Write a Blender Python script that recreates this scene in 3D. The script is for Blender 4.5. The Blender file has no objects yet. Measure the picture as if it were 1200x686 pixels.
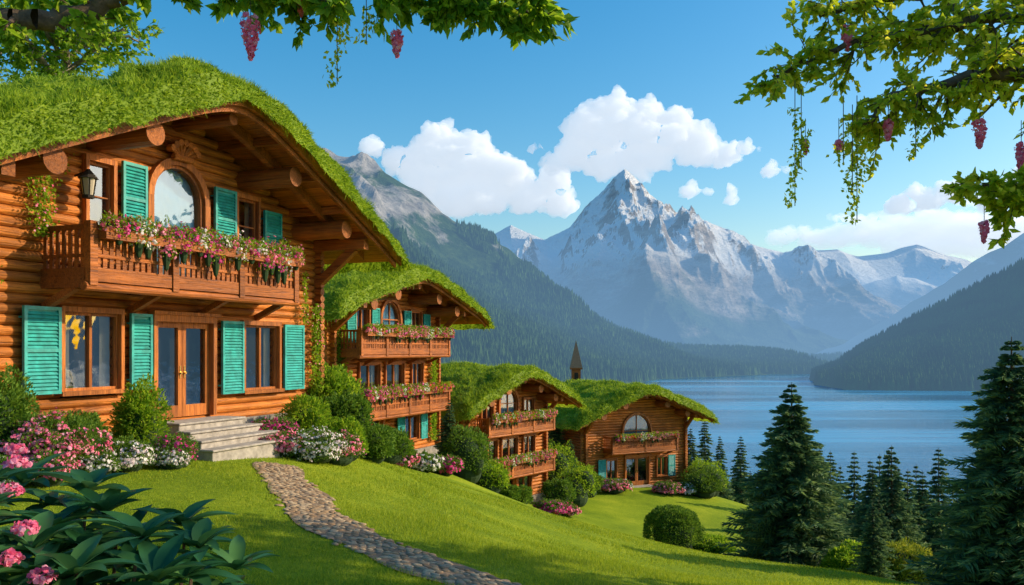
import bpy, math, random
import numpy as np
from mathutils import Vector
random.seed(7); rng=np.random.default_rng(7)
scene=bpy.context.scene
# ---------------------------------------------------------------- helpers
def link(o,parent=None):
    scene.collection.objects.link(o)
    if parent is not None: o.parent=parent
    return o
def np_mesh(name,verts,faceblocks,mats,matidx=None,parent=None,smooth=False):
    me=bpy.data.meshes.new(name)
    verts=np.asarray(verts,dtype=np.float32)
    me.vertices.add(len(verts)); me.vertices.foreach_set('co',verts.ravel())
    nl=sum(f.size for f in faceblocks); nf=sum(len(f) for f in faceblocks)
    me.loops.add(nl); me.polygons.add(nf)
    li=np.concatenate([f.ravel() for f in faceblocks]).astype(np.int32)
    tot=np.concatenate([np.full(len(f),f.shape[1]) for f in faceblocks]).astype(np.int32)
    st=np.concatenate([[0],np.cumsum(tot)[:-1]]).astype(np.int32)
    me.loops.foreach_set('vertex_index',li)
    me.polygons.foreach_set('loop_start',st)
    me.polygons.foreach_set('loop_total',tot)
    if matidx is not None: me.polygons.foreach_set('material_index',np.asarray(matidx,dtype=np.int32))
    me.polygons.foreach_set('use_smooth',np.full(nf,smooth))
    me.update(calc_edges=True); me.validate()
    for m in mats: me.materials.append(m)
    o=bpy.data.objects.new(name,me)
    return link(o,parent)
class B:
    def __init__(s): s.v=[];s.f=[];s.m=[]
    def quad_box(s,x0,x1,y0,y1,z0,z1,m=0):
        n=len(s.v)
        s.v+=[(x0,y0,z0),(x1,y0,z0),(x1,y1,z0),(x0,y1,z0),(x0,y0,z1),(x1,y0,z1),(x1,y1,z1),(x0,y1,z1)]
        for f in ((0,3,2,1),(4,5,6,7),(0,1,5,4),(1,2,6,5),(2,3,7,6),(3,0,4,7)):
            s.f.append(tuple(n+i for i in f)); s.m.append(m)
    def cyl(s,p0,p1,r0,r1=None,n=8,m=0,cap=True):
        if r1 is None:r1=r0
        p0=Vector(p0);p1=Vector(p1);d=(p1-p0)
        if d.length<1e-6:return
        d.normalize()
        a=d.orthogonal().normalized() if abs(d.z)>.9 else d.cross(Vector((0,0,1))).normalized()
        b=d.cross(a)
        k=len(s.v)
        for p,r in((p0,r0),(p1,r1)):
            for i in range(n):
                t=2*math.pi*i/n; q=p+a*(math.cos(t)*r)+b*(math.sin(t)*r); s.v.append(tuple(q))
        for i in range(n):
            j=(i+1)%n; s.f.append((k+i,k+j,k+n+j,k+n+i)); s.m.append(m)
        if cap:
            s.f.append(tuple(k+i for i in range(n))[::-1]); s.m.append(m)
            s.f.append(tuple(k+n+i for i in range(n))); s.m.append(m)
    def tube(s,pts,rs,n=7,m=0):
        for i in range(len(pts)-1): s.cyl(pts[i],pts[i+1],rs[i],rs[i+1],n,m,cap=(i==len(pts)-2))
    def beam(s,p0,p1,w,h,m=0):
        p0=Vector(p0);p1=Vector(p1);d=(p1-p0).normalized()
        side=d.cross(Vector((0,0,1)))
        side=Vector((1,0,0)) if side.length<1e-3 else side.normalized()
        up=side.cross(d).normalized(); k=len(s.v)
        for p in(p0,p1):
            for a,b in((-1,-1),(1,-1),(1,1),(-1,1)): s.v.append(tuple(p+side*(a*w/2)+up*(b*h/2)))
        for f in((0,1,2,3),(7,6,5,4),(0,4,5,1),(1,5,6,2),(2,6,7,3),(3,7,4,0)):
            s.f.append(tuple(k+i for i in f)); s.m.append(m)
    def poly(s,pts,m=0):
        k=len(s.v); s.v+=[tuple(p) for p in pts]; s.f.append(tuple(range(k,k+len(pts)))); s.m.append(m)
    def extr(s,pts,y0,y1,m=0):
        k=len(s.v);n=len(pts)
        s.v+=[(p[0],y0,p[1]) for p in pts]+[(p[0],y1,p[1]) for p in pts]
        s.f.append(tuple(range(k,k+n))); s.m.append(m)
        s.f.append(tuple(range(k+n,k+2*n))[::-1]); s.m.append(m)
        for i in range(n):
            j=(i+1)%n; s.f.append((k+i,k+n+i,k+n+j,k+j)); s.m.append(m)
    def obj(s,name,mats,parent=None,smooth=False,bevel=0):
        me=bpy.data.meshes.new(name); me.from_pydata(s.v,[],s.f)
        me.polygons.foreach_set('material_index',s.m)
        me.polygons.foreach_set('use_smooth',[smooth]*len(s.f))
        for m in mats: me.materials.append(m)
        me.update()
        o=bpy.data.objects.new(name,me); link(o,parent)
        if bevel:
            b=o.modifiers.new('bevel','BEVEL'); b.width=bevel; b.segments=1; b.limit_method='ANGLE'
        return o
def empty(name,loc,rotz=0):
    e=bpy.data.objects.new(name,None); e.location=loc; e.rotation_euler=(0,0,rotz); return link(e)
_T=rng.random((256,256))
def vn(x,y,s=0):
    x=np.asarray(x,float)+s*17.31; y=np.asarray(y,float)+s*9.73
    xi=np.floor(x).astype(int);yi=np.floor(y).astype(int);fx=x-xi;fy=y-yi
    fx=fx*fx*(3-2*fx);fy=fy*fy*(3-2*fy)
    a=_T[xi&255,yi&255];b=_T[(xi+1)&255,yi&255];c=_T[xi&255,(yi+1)&255];d=_T[(xi+1)&255,(yi+1)&255]
    return (a*(1-fx)+b*fx)*(1-fy)+(c*(1-fx)+d*fx)*fy
def fbm(x,y,o=5,s=0):
    r=0;a=.5
    for i in range(o):
        r=r+a*vn(x*2**i,y*2**i,s+i); a*=.5
    return r
def ridged(x,y,o=6,s=0):
    r=0;a=.5;w=1.
    for i in range(o):
        c,sn=math.cos(i*.7),math.sin(i*.7)
        n=1-np.abs(2*vn((x*c-y*sn)*2**i,(x*sn+y*c)*2**i,s+i)-1); n=n*n*w; w=np.clip(n*1.6,0,1); r=r+a*n; a*=.5
    return r
# ---------------------------------------------------------------- materials
def mat(name):
    m=bpy.data.materials.new(name); m.use_nodes=True; nt=m.node_tree
    for n in list(nt.nodes): nt.nodes.remove(n)
    out=nt.nodes.new('ShaderNodeOutputMaterial'); return m,nt,out
def N(nt,t,**k):
    n=nt.nodes.new(t)
    for a,b in k.items(): setattr(n,a,b)
    return n
def ramp(nt,stops,fac=None):
    r=N(nt,'ShaderNodeValToRGB'); e=r.color_ramp.elements
    while len(e)<len(stops): e.new(.5)
    for i,(p,c) in enumerate(stops): e[i].position=p; e[i].color=(*c,1) if len(c)==3 else c
    if fac is not None: nt.links.new(fac,r.inputs[0])
    return r
def noise(nt,scale,detail=4,vec=None,rough=.6,dist=0):
    n=N(nt,'ShaderNodeTexNoise'); n.inputs['Scale'].default_value=scale; n.inputs['Detail'].default_value=detail; n.inputs['Roughness'].default_value=rough
    n.inputs['Distortion'].default_value=dist
    if vec is not None: nt.links.new(vec,n.inputs['Vector'])
    return n
def mth(nt,op,a,b=None,c=None,clamp=False):
    n=N(nt,'ShaderNodeMath',operation=op); n.use_clamp=clamp
    for i,x in enumerate((a,b,c)):
        if x is None: continue
        if isinstance(x,(int,float)): n.inputs[i].default_value=x
        else: nt.links.new(x,n.inputs[i])
    return n.outputs[0]
def mixc(nt,f,a,b,mode='MIX'):
    n=N(nt,'ShaderNodeMix'); n.data_type='RGBA'; n.blend_type=mode
    for s,x in ((n.inputs[0],f),(n.inputs[6],a),(n.inputs[7],b)):
        if isinstance(x,(int,float)): s.default_value=x
        elif isinstance(x,tuple): s.default_value=(*x,1)
        else: nt.links.new(x,s)
    return n.outputs[2]
def bump(nt,h,strength=.3,dist=.02):
    b=N(nt,'ShaderNodeBump'); b.inputs['Strength'].default_value=strength; b.inputs['Distance'].default_value=dist
    nt.links.new(h,b.inputs['Height']); return b.outputs[0]
def foliage_mat(name,c0,c1,c2,trans=.35,nscale=1.2,rough=.6,hue=.488):
    m,nt,out=mat(name)
    g=N(nt,'ShaderNodeNewGeometry')
    nz=noise(nt,nscale,3,g.outputs['Position'])
    f=mth(nt,'ADD',mth(nt,'MULTIPLY',g.outputs['Random Per Island'],.55),mth(nt,'MULTIPLY',nz.outputs[0],.5))
    r=ramp(nt,[(.15,c0),(.5,c1),(.85,c2)],f)
    p=N(nt,'ShaderNodeBsdfPrincipled'); p.inputs['Roughness'].default_value=rough; p.inputs['Specular IOR Level'].default_value=.25
    nt.links.new(r.outputs[0],p.inputs['Base Color'])
    t=N(nt,'ShaderNodeBsdfTranslucent'); 
    hs=N(nt,'ShaderNodeHueSaturation'); hs.inputs['Value'].default_value=1.6 if hue<.5 else 1.1; hs.inputs['Hue'].default_value=hue; nt.links.new(r.outputs[0],hs.inputs['Color'])
    nt.links.new(hs.outputs[0],t.inputs['Color'])
    mx=N(nt,'ShaderNodeMixShader'); mx.inputs[0].default_value=trans
    nt.links.new(p.outputs[0],mx.inputs[1]); nt.links.new(t.outputs[0],mx.inputs[2]); nt.links.new(mx.outputs[0],out.inputs[0]); return m
def simple(name,c,rough=.6,metal=0,var=.15,nscale=8,bmp=.1,spec=.5):
    m,nt,out=mat(name)
    tc=N(nt,'ShaderNodeTexCoord'); nz=noise(nt,nscale,5,tc.outputs['Object'])
    r=ramp(nt,[(.3,tuple(x*(1-var) for x in c)),(.7,tuple(min(1,x*(1+var)) for x in c))],nz.outputs[0])
    p=N(nt,'ShaderNodeBsdfPrincipled'); p.inputs['Roughness'].default_value=rough; p.inputs['Metallic'].default_value=metal; p.inputs['Specular IOR Level'].default_value=spec
    nt.links.new(r.outputs[0],p.inputs['Base Color']); nt.links.new(bump(nt,nz.outputs[0],bmp),p.inputs['Normal'])
    nt.links.new(p.outputs[0],out.inputs[0]); return m
def wood(name,c0,c1,axis=0,rough=.5):
    m,nt,out=mat(name)
    g=N(nt,'ShaderNodeNewGeometry'); tc=N(nt,'ShaderNodeTexCoord')
    mp=N(nt,'ShaderNodeMapping'); sc=[18,18,18]; sc[axis]=.8; mp.inputs['Scale'].default_value=sc
    nt.links.new(tc.outputs['Object'],mp.inputs[0])
    off=N(nt,'ShaderNodeVectorMath',operation='ADD'); nt.links.new(mp.outputs[0],off.inputs[0])
    cmb=N(nt,'ShaderNodeCombineXYZ'); rr=mth(nt,'MULTIPLY',g.outputs['Random Per Island'],57.); 
    for i in range(3): nt.links.new(rr,cmb.inputs[i])
    nt.links.new(cmb.outputs[0],off.inputs[1])
    nz=noise(nt,1.,7,off.outputs[0],.72,1.2)
    r=ramp(nt,[(.34,c0),(.48,tuple(a*.45+b*.55 for a,b in zip(c0,c1))),(.64,c1)],nz.outputs[0])
    big=noise(nt,1.3,5,tc.outputs['Object'])
    v=mth(nt,'ADD',mth(nt,'MULTIPLY',g.outputs['Random Per Island'],.6),mth(nt,'MULTIPLY',big.outputs[0],1.2))
    v=mth(nt,'ADD',v,.12)
    hs=N(nt,'ShaderNodeHueSaturation'); nt.links.new(r.outputs[0],hs.inputs['Color']); nt.links.new(v,hs.inputs['Value'])
    p=N(nt,'ShaderNodeBsdfPrincipled'); p.inputs['Roughness'].default_value=rough; p.inputs['Specular IOR Level'].default_value=.35
    nt.links.new(hs.outputs[0],p.inputs['Base Color']); nt.links.new(bump(nt,nz.outputs[0],.8,.035),p.inputs['Normal'])
    nt.links.new(p.outputs[0],out.inputs[0]); return m
M_log=wood('log_wood',(.13,.03,.005),(.66,.215,.03),0)
M_logy=wood('log_wood_side',(.13,.03,.006),(.54,.17,.026),1)
M_beam=wood('beam_wood',(.11,.027,.006),(.44,.135,.024),1)
M_trim=wood('trim_wood',(.16,.04,.008),(.54,.17,.028),2)
M_rail=wood('balcony_wood',(.1,.024,.005),(.45,.13,.02),0)
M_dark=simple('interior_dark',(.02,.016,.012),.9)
M_teal=simple('teal_paint',(.02,.33,.3),.45,var=.35,nscale=6)
M_curt=simple('curtain',(.5,.43,.32),.9,nscale=3)
M_skyrefl=simple('painted_sky_reflection',(.2,.38,.5),.8,nscale=2)  # pale blue imitates the sky reflected in the arched windows
M_stone=simple('step_stone',(.36,.32,.28),.8,var=.35,nscale=6,bmp=.4)
M_plinth=simple('plinth_stone',(.25,.22,.19),.9,var=.4,nscale=4,bmp=.6)
M_brass=simple('brass',(.8,.5,.15),.25,1)
def glassm():
    m,nt,out=mat('window_glass')
    t=N(nt,'ShaderNodeBsdfTransparent'); t.inputs[0].default_value=(.85,.92,.95,1)
    g=N(nt,'ShaderNodeBsdfGlossy'); g.inputs['Roughness'].default_value=.03; g.inputs[0].default_value=(.9,.95,1,1)
    f=N(nt,'ShaderNodeFresnel'); f.inputs[0].default_value=1.6
    tc=N(nt,'ShaderNodeTexCoord'); nz=noise(nt,1.5,2,tc.outputs['Object']); b=bump(nt,nz.outputs[0],.15,.05); nt.links.new(b,g.inputs['Normal'])
    mx=N(nt,'ShaderNodeMixShader'); nt.links.new(mth(nt,'ADD',f.outputs[0],.18,clamp=True),mx.inputs[0])
    nt.links.new(t.outputs[0],mx.inputs[1]); nt.links.new(g.outputs[0],mx.inputs[2]); nt.links.new(mx.outputs[0],out.inputs[0]); return m
M_glass=glassm()
M_roofgrass=foliage_mat('roof_grass',(.05,.12,.006),(.19,.31,.012),(.4,.5,.035),.38,1.6)
M_grass=foliage_mat('lawn_blades',(.11,.19,.008),(.22,.31,.012),(.4,.43,.028),.38,.5)
M_leafA=foliage_mat('leaf_green',(.05,.14,.008),(.15,.29,.012),(.36,.46,.03),.55,1.5)
M_leafY=foliage_mat('leaf_sunny',(.13,.22,.01),(.36,.44,.018),(.68,.62,.06),.62,1.2)
M_bush=foliage_mat('bush_leaf',(.025,.08,.008),(.09,.19,.015),(.21,.33,.03),.33,2)
M_bushY=foliage_mat('bush_leaf_yellow',(.1,.15,.01),(.25,.3,.02),(.42,.42,.04),.3,2)
M_needle=foliage_mat('spruce_needle',(.02,.06,.035),(.05,.12,.06),(.1,.18,.07),.22,2)
M_tip=foliage_mat('spruce_tip',(.05,.12,.06),(.12,.21,.08),(.23,.32,.09),.3,2)
M_hosta=foliage_mat('glossy_leaf',(.012,.075,.03),(.035,.13,.045),(.1,.23,.06),.25,3,.35)
M_pink=foliage_mat('pink_petal',(.75,.07,.2),(.92,.2,.36),(.95,.5,.62),.35,3,.6,.5)
M_mag=foliage_mat('magenta_petal',(.45,.01,.14),(.75,.04,.28),(.8,.16,.45),.3,3,.6,.5)
M_white=foliage_mat('white_petal',(.7,.45,.55),(.82,.75,.75),(.85,.85,.8),.3,3,.6,.5)
M_red=foliage_mat('red_petal',(.45,.02,.02),(.75,.06,.04),(.85,.18,.12),.3,3,.6,.5)
M_bark=simple('bark',(.11,.07,.045),.95,var=.5,nscale=12,bmp=1.)
M_barkl=simple('bark_light',(.2,.17,.13),.95,var=.5,nscale=7,bmp=1.)
# ---------------------------------------------------------------- leaf arrays
def unit(a): return a/np.maximum(np.linalg.norm(a,axis=1,keepdims=True),1e-9)
def leaf_arrays(P,D,L,W,fold=.0):
    n=len(P); D=unit(D); R=unit(rng.normal(size=(n,3))); S=unit(np.cross(D,R)); U=np.cross(S,D)
    L=np.broadcast_to(np.asarray(L,float),(n,))[:,None]; W=np.broadcast_to(np.asarray(W,float),(n,))[:,None]
    mid=P+D*L*.45+U*L*.08
    v=np.stack([P,mid+S*W*.5,P+D*L,mid-S*W*.5],1).reshape(-1,3)
    f=np.arange(4*n).reshape(n,4); return v,f
def disc_arrays(P,Nn,r):
    n=len(P); Nn=unit(Nn); R=unit(rng.normal(size=(n,3))); S=unit(np.cross(Nn,R)); U=np.cross(S,Nn)
    r=np.broadcast_to(np.asarray(r,float),(n,))[:,None]; vs=[]
    for k in range(6):
        t=2*math.pi*k/6; vs.append(P+S*r*math.cos(t)+U*r*math.sin(t)+Nn*(r*.25 if k%2 else 0))
    return np.stack(vs,1).reshape(-1,3),np.arange(6*n).reshape(n,6)
def blade_arrays(P,D,L,W):
    n=len(P); D=unit(D); R=unit(rng.normal(size=(n,3))*[1,1,.1]); S=unit(np.cross(D,R))
    L=np.broadcast_to(np.asarray(L,float),(n,))[:,None]; W=np.broadcast_to(np.asarray(W,float),(n,))[:,None]
    v=np.stack([P-S*W*.5,P+S*W*.5,P+D*L],1).reshape(-1,3); return v,np.arange(3*n).reshape(n,3)
def combine(name,parts,mats,parent=None,smooth=False):
    V=[];off=0;blocks=[];mi=[]
    for v,f,m in parts:
        V.append(v); blocks.append(f+off); off+=len(v)
        mi.append(np.full(len(f),m))
    return np_mesh(name,np.concatenate(V),blocks,mats,np.concatenate(mi),parent,smooth)
def rsph(n):
    return unit(rng.normal(size=(n,3)))
# ---------------------------------------------------------------- terrain
CP=np.array([(-6,2,-2.5),(0,2,-2.8),(6,2,-3.3),(-5,8,-2.45),(0,10,-2.85),(5,10,-3.6),(-12,6,-2.3),(-10,12,-2.3),(-4.5,15,-2.5),(-5.4,19,-2.5),(-1.8,15,-2.95),
(-4.8,24,-2.95),(-3.2,27,-3.94),(-1.2,30,-5.0),(1.3,32,-6.15),(4.5,32,-7.0),(7.5,30,-7.35),(10.4,26,-6.8),(0,16,-3.55),(1.8,18,-4.45),(5,20,-5.4),(8,16,-4.5),(14,20,-6.5),
(-8,20,-2.42),(-12,24,-2.3),(-5.5,27,-3.0),(-6,42,-5.1),(-8,37,-4.5),(-3,42,-6.1),(-12,48,-4.9),(-10,42,-4.7),(-.2,54,-9.4),(-4,60,-9.2),(2,52,-9.7),(-2,49,-8.2),
(6,45,-10.2),(9,55,-11.3),(13,50,-11.5),(10,68,-10.8),(4,66,-10.5),(16,70,-11.8),(20,60,-12.8),(11,38,-9.9),(9,34,-8.8),(16,36,-10.3),(20,28,-9.3),(25,40,-12.5),
(30,70,-16.5),(0,85,-12.5),(15,90,-16.5),(40,110,-25),(0,130,-20),(90,110,-34),(60,200,-42),(0,220,-35),(150,200,-55),(250,120,-60),(100,330,-66),(300,400,-75),(300,200,-70),
(0,400,-62),(-60,400,-50),(-200,400,-30),(-200,200,0),(-60,150,-10),(-40,80,-4),(-30,50,-2),(-25,30,-2),(-20,15,-2.1),(-60,20,1),(-150,50,10),(-200,0,10),
(40,20,-13),(60,20,-18),(120,40,-38),(60,-20,-12),(0,-20,-2.5),(-60,-20,0),(200,0,-58),(300,0,-68)],float)
def _phi(r): return np.where(r>1e-9,r*r*np.log(np.maximum(r,1e-9)),0)
_n=len(CP); _r=np.hypot(CP[:,None,0]-CP[None,:,0],CP[:,None,1]-CP[None,:,1])/50
_A=np.zeros((_n+3,_n+3)); _A[:_n,:_n]=_phi(_r)+np.eye(_n)*2e-4; _A[:_n,_n]=1; _A[:_n,_n+1]=CP[:,0]/50; _A[:_n,_n+2]=CP[:,1]/50; _A[_n:,:_n]=_A[:_n,_n:].T
_w=np.linalg.solve(_A,np.concatenate([CP[:,2],[0,0,0]]))
def H(x,y):
    x=np.asarray(x,float);y=np.asarray(y,float);sh=x.shape;x=x.ravel();y=y.ravel();out=np.zeros(len(x))
    for s in range(0,len(x),20000):
        xs=x[s:s+20000];ys=y[s:s+20000]
        r=np.hypot(xs[:,None]-CP[None,:,0],ys[:,None]-CP[None,:,1])/50
        out[s:s+20000]=_phi(r)@_w[:_n]+_w[_n]+_w[_n+1]*xs/50+_w[_n+2]*ys/50
    z=out.reshape(sh)+ (fbm(x.reshape(sh)/5,y.reshape(sh)/5,3,3)-.45)*.16
    return z
def Hs(x,y): return float(H(np.array([x]),np.array([y]))[0])
def grid(xs,ys,hf):
    X,Y=np.meshgrid(xs,ys); Z=hf(X,Y); V=np.stack([X,Y,Z],-1).reshape(-1,3)
    nx=len(xs);ny=len(ys); i=np.arange((ny-1)*(nx-1)); r=i//(nx-1); c=i%(nx-1); a=r*nx+c
    return V,np.stack([a,a+1,a+nx+1,a+nx],1)
def ground_mat():
    m,nt,out=mat('grass_ground'); g=N(nt,'ShaderNodeNewGeometry')
    n1=noise(nt,.35,4,g.outputs['Position']); n2=noise(nt,9,6,g.outputs['Position'],.75)
    f=mth(nt,'ADD',mth(nt,'MULTIPLY',n1.outputs[0],.5),mth(nt,'MULTIPLY',n2.outputs[0],.5))
    r=ramp(nt,[(.33,(.08,.15,.007)),(.5,(.2,.28,.011)),(.68,(.37,.41,.024))],f)
    sx=N(nt,'ShaderNodeSeparateXYZ'); nt.links.new(g.outputs['Position'],sx.inputs[0])
    far=mth(nt,'MULTIPLY',mth(nt,'SUBTRACT',sx.outputs[1],85),.03,clamp=True)
    c=mixc(nt,far,r.outputs[0],(.03,.07,.02))
    p=N(nt,'ShaderNodeBsdfPrincipled'); p.inputs['Roughness'].default_value=.9; p.inputs['Specular IOR Level'].default_value=.1
    nt.links.new(c,p.inputs['Base Color']); nt.links.new(bump(nt,n2.outputs[0],.8,.06),p.inputs['Normal']); nt.links.new(p.outputs[0],out.inputs[0]); return m
def gsp(a,b,c,n1,n2,n3,lo,hi):
    return np.unique(np.concatenate([np.linspace(lo,a,n1),np.linspace(a,b,n2),np.linspace(b,hi,n3)]))
V,F=grid(gsp(-16,30,0,26,150,50,-200,300),gsp(4,80,0,8,200,60,-20,402),H)
M_ground=ground_mat()
np_mesh('lawn_ground',V,[F],[M_ground],smooth=True)
# path
pc=np.array([(-5.3,19.2),(-4.85,17.9),(-4.2,16.3),(-3.65,15.0),(-3.2,13.7),(-2.5,12.5),(-1.7,11.5),(-.9,10.6),(.1,9.8),(1.7,8.8),(3.5,7.5)])
tt=np.linspace(0,len(pc)-1,160); PX=np.interp(tt,range(len(pc)),pc[:,0]); PY=np.interp(tt,range(len(pc)),pc[:,1])
k=np.ones(9)/9; PX[8:-8]=np.convolve(PX,k,'same')[8:-8]; PY[8:-8]=np.convolve(PY,k,'same')[8:-8]
def pathdist(x,y):
    d=np.full(len(x),1e9)
    for a,b in zip(PX,PY): d=np.minimum(d,np.hypot(x-a,y-b))
    return d
tx=np.gradient(PX);ty=np.gradient(PY);ln=np.hypot(tx,ty);nx_=-ty/ln;ny_=tx/ln
hw=.46+.08*np.sin(tt*3)
rows=[]
for o in np.linspace(-1,1,7):
    x=PX+nx_*hw*o;y=PY+ny_*hw*o; rows.append(np.stack([x,y,H(x,y)+.015],1))
V=np.stack(rows,1).reshape(-1,3); a=(np.arange(159)[:,None]*7+np.arange(6)[None,:]).ravel()
M_path=simple('path_gravel',(.22,.145,.085),.95,var=.4,nscale=20,bmp=.8)
pe=empty('path',(0,0,0)); np_mesh('gravel_bed',V,[np.stack([a,a+1,a+8,a+7],1)],[M_path],parent=pe,smooth=True)
def stone_mat():
    m,nt,out=mat('cobble'); g=N(nt,'ShaderNodeNewGeometry'); nz=noise(nt,14,5,g.outputs['Position'])
    r=ramp(nt,[(0,(.26,.15,.075)),(.4,(.45,.29,.15)),(.7,(.55,.4,.24)),(1,(.32,.23,.15))],g.outputs['Random Per Island'])
    c=mixc(nt,.6,r.outputs[0],ramp(nt,[(.3,(.35,.35,.35)),(.7,(1,1,1))],nz.outputs[0]).outputs[0],'MULTIPLY')
    p=N(nt,'ShaderNodeBsdfPrincipled'); p.inputs['Roughness'].default_value=.85
    nt.links.new(c,p.inputs['Base Color']); nt.links.new(bump(nt,nz.outputs[0],.5),p.inputs['Normal']); nt.links.new(p.outputs[0],out.inputs[0]); return m
vs=[];fs=[];off=0;arc=np.concatenate([[0],np.cumsum(np.hypot(np.diff(PX),np.diff(PY)))])
s=0;row=0
while s<arc[-1]:
    for j,o in enumerate(np.arange(-.5,.51,.12)):
        ss=s+random.uniform(-.035,.035)+(row%2)*.02; oo=o+random.uniform(-.03,.03)+(row%2)*.06
        if random.random()<.12 or abs(oo)>.44+random.uniform(-.06,.1): continue
        x=np.interp(ss,arc,PX)+np.interp(ss,arc,nx_)*oo; y=np.interp(ss,arc,PY)+np.interp(ss,arc,ny_)*oo
        r=random.uniform(.045,.078); a0=random.random()*6; n=7
        rr=[r*random.uniform(.75,1.2) for _ in range(n)]; hq=random.uniform(.7,1.2)
        for lv,(q,h) in enumerate(((1.,0.),(.95,.014*hq),(.7,.02*hq))):
            for i in range(n):
                t=a0+2*math.pi*i/n; vs.append((x+math.cos(t)*rr[i]*q,y+math.sin(t)*rr[i]*q,h))
        for lv in range(2):
            for i in range(n): fs.append((off+lv*n+i,off+lv*n+(i+1)%n,off+lv*n+n+(i+1)%n,off+lv*n+n+i))
        fs.append(tuple(off+2*n+i for i in range(n))); off+=3*n
    s+=.11;row+=1
vs=np.array(vs); vs[:,2]+=H(vs[:,0],vs[:,1])+.008
me=bpy.data.meshes.new('cobbles'); me.from_pydata(vs.tolist(),[],fs); me.materials.append(stone_mat()); me.polygons.foreach_set('use_smooth',[True]*len(fs)); link(bpy.data.objects.new('cobbles',me),pe)
# lawn blades
n=420000
u=rng.random(n); y=8.5+ (u**1.7)*28; x=rng.uniform(-.68,.62,n)*y
ok=(pathdist(x,y)>.38+.16*vn(x*3,y*3,8))
s1=(x+8.1)*.93-(y-20.5)*.37
ok&=s1>.6
x=x[ok];y=y[ok]; P=np.stack([x,y,H(x,y)-.01],1); n=len(x)
D=rng.normal(size=(n,3))*.45+[0,0,1]
sc=np.clip(y/14,.8,2)
v,f=blade_arrays(P,D,rng.uniform(.035,.085,n)*(.4+1.2*vn(x/1.1,y/1.1,4)),.011*sc)
combine('lawn_grass',[(v,f,0)],[M_grass])
# ---------------------------------------------------------------- foliage objects
def bush_parts(c,rad,n,leaf,flower=None,ffrac=0.,fr=.03,noisy=.18,thr=.5):
    d=rsph(n); d[:,2]=np.where(d[:,2]<-.35,-d[:,2],d[:,2])
    kk=lambda d:1+noisy*2*(vn(d[:,0]*3+c[0],d[:,1]*3+d[:,2]*2.3+c[1],2)-.5)+noisy*1.2*(vn(d[:,0]*7+c[0],d[:,1]*7+d[:,2]*6+c[1],5)-.5)
    k=kk(d)
    r=(rng.random(n)**.25)[:,None]
    P=np.array(c)+d*np.array(rad)*k[:,None]*(.7+.34*r)
    v,f=leaf_arrays(P,d+rng.normal(size=(n,3))*.6+[0,0,.3],leaf*rng.uniform(.7,1.4,n),leaf*.5)
    parts=[(v,f,0)]
    if flower is not None and ffrac>0:
        m=int(n*ffrac); d=rsph(m*2); d=d[d[:,2]>-.3]; 
        sel=vn(d[:,0]*6+c[0]*3,d[:,1]*6+d[:,2]*5,6)>thr; d=d[sel]
        P=np.array(c)+d*np.array(rad)*(kk(d)*rng.uniform(.95,1.12,len(d)))[:,None]
        v,f=disc_arrays(P,d+rng.normal(size=d.shape)*.45,fr*rng.uniform(.6,1.4,len(d))); parts.append((v,f,1))
    return parts
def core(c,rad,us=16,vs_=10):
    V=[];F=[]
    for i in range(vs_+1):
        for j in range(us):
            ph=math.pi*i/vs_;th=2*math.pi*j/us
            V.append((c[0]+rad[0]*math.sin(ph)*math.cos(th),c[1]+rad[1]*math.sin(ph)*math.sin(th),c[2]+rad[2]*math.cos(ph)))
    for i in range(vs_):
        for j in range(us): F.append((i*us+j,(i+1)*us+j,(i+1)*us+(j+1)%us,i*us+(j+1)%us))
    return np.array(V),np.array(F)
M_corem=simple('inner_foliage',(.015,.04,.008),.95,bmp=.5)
def bush(name,x,y,rad,h=None,n=2600,leaf=.07,flower=None,ffrac=.5,fr=.03,leafm=None,sub=5,noisy=.3,thr=.5):
    z=Hs(x,y); hh=h if h else rad
    parts=[]
    lob=[(x,y,z+hh*.8,rad,hh*.9)]
    for i in range(sub):
        a=random.random()*6.28; q=rad*.6
        lob.append((x+math.cos(a)*q,y+math.sin(a)*q,z+hh*random.uniform(.45,1.15),rad*random.uniform(.35,.6),hh*random.uniform(.4,.65)))
    for i,(a,b,c,r,h2) in enumerate(lob):
        nn=n if i==0 else int(n*.35)
        parts+=bush_parts((a,b,c),(r,r,h2),nn,leaf,flower,ffrac,fr,noisy,thr)
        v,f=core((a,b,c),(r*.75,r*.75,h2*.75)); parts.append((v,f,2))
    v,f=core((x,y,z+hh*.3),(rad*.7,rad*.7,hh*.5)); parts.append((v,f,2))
    return combine(name,parts,[leafm or M_bush,flower or M_pink,M_corem])
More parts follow.
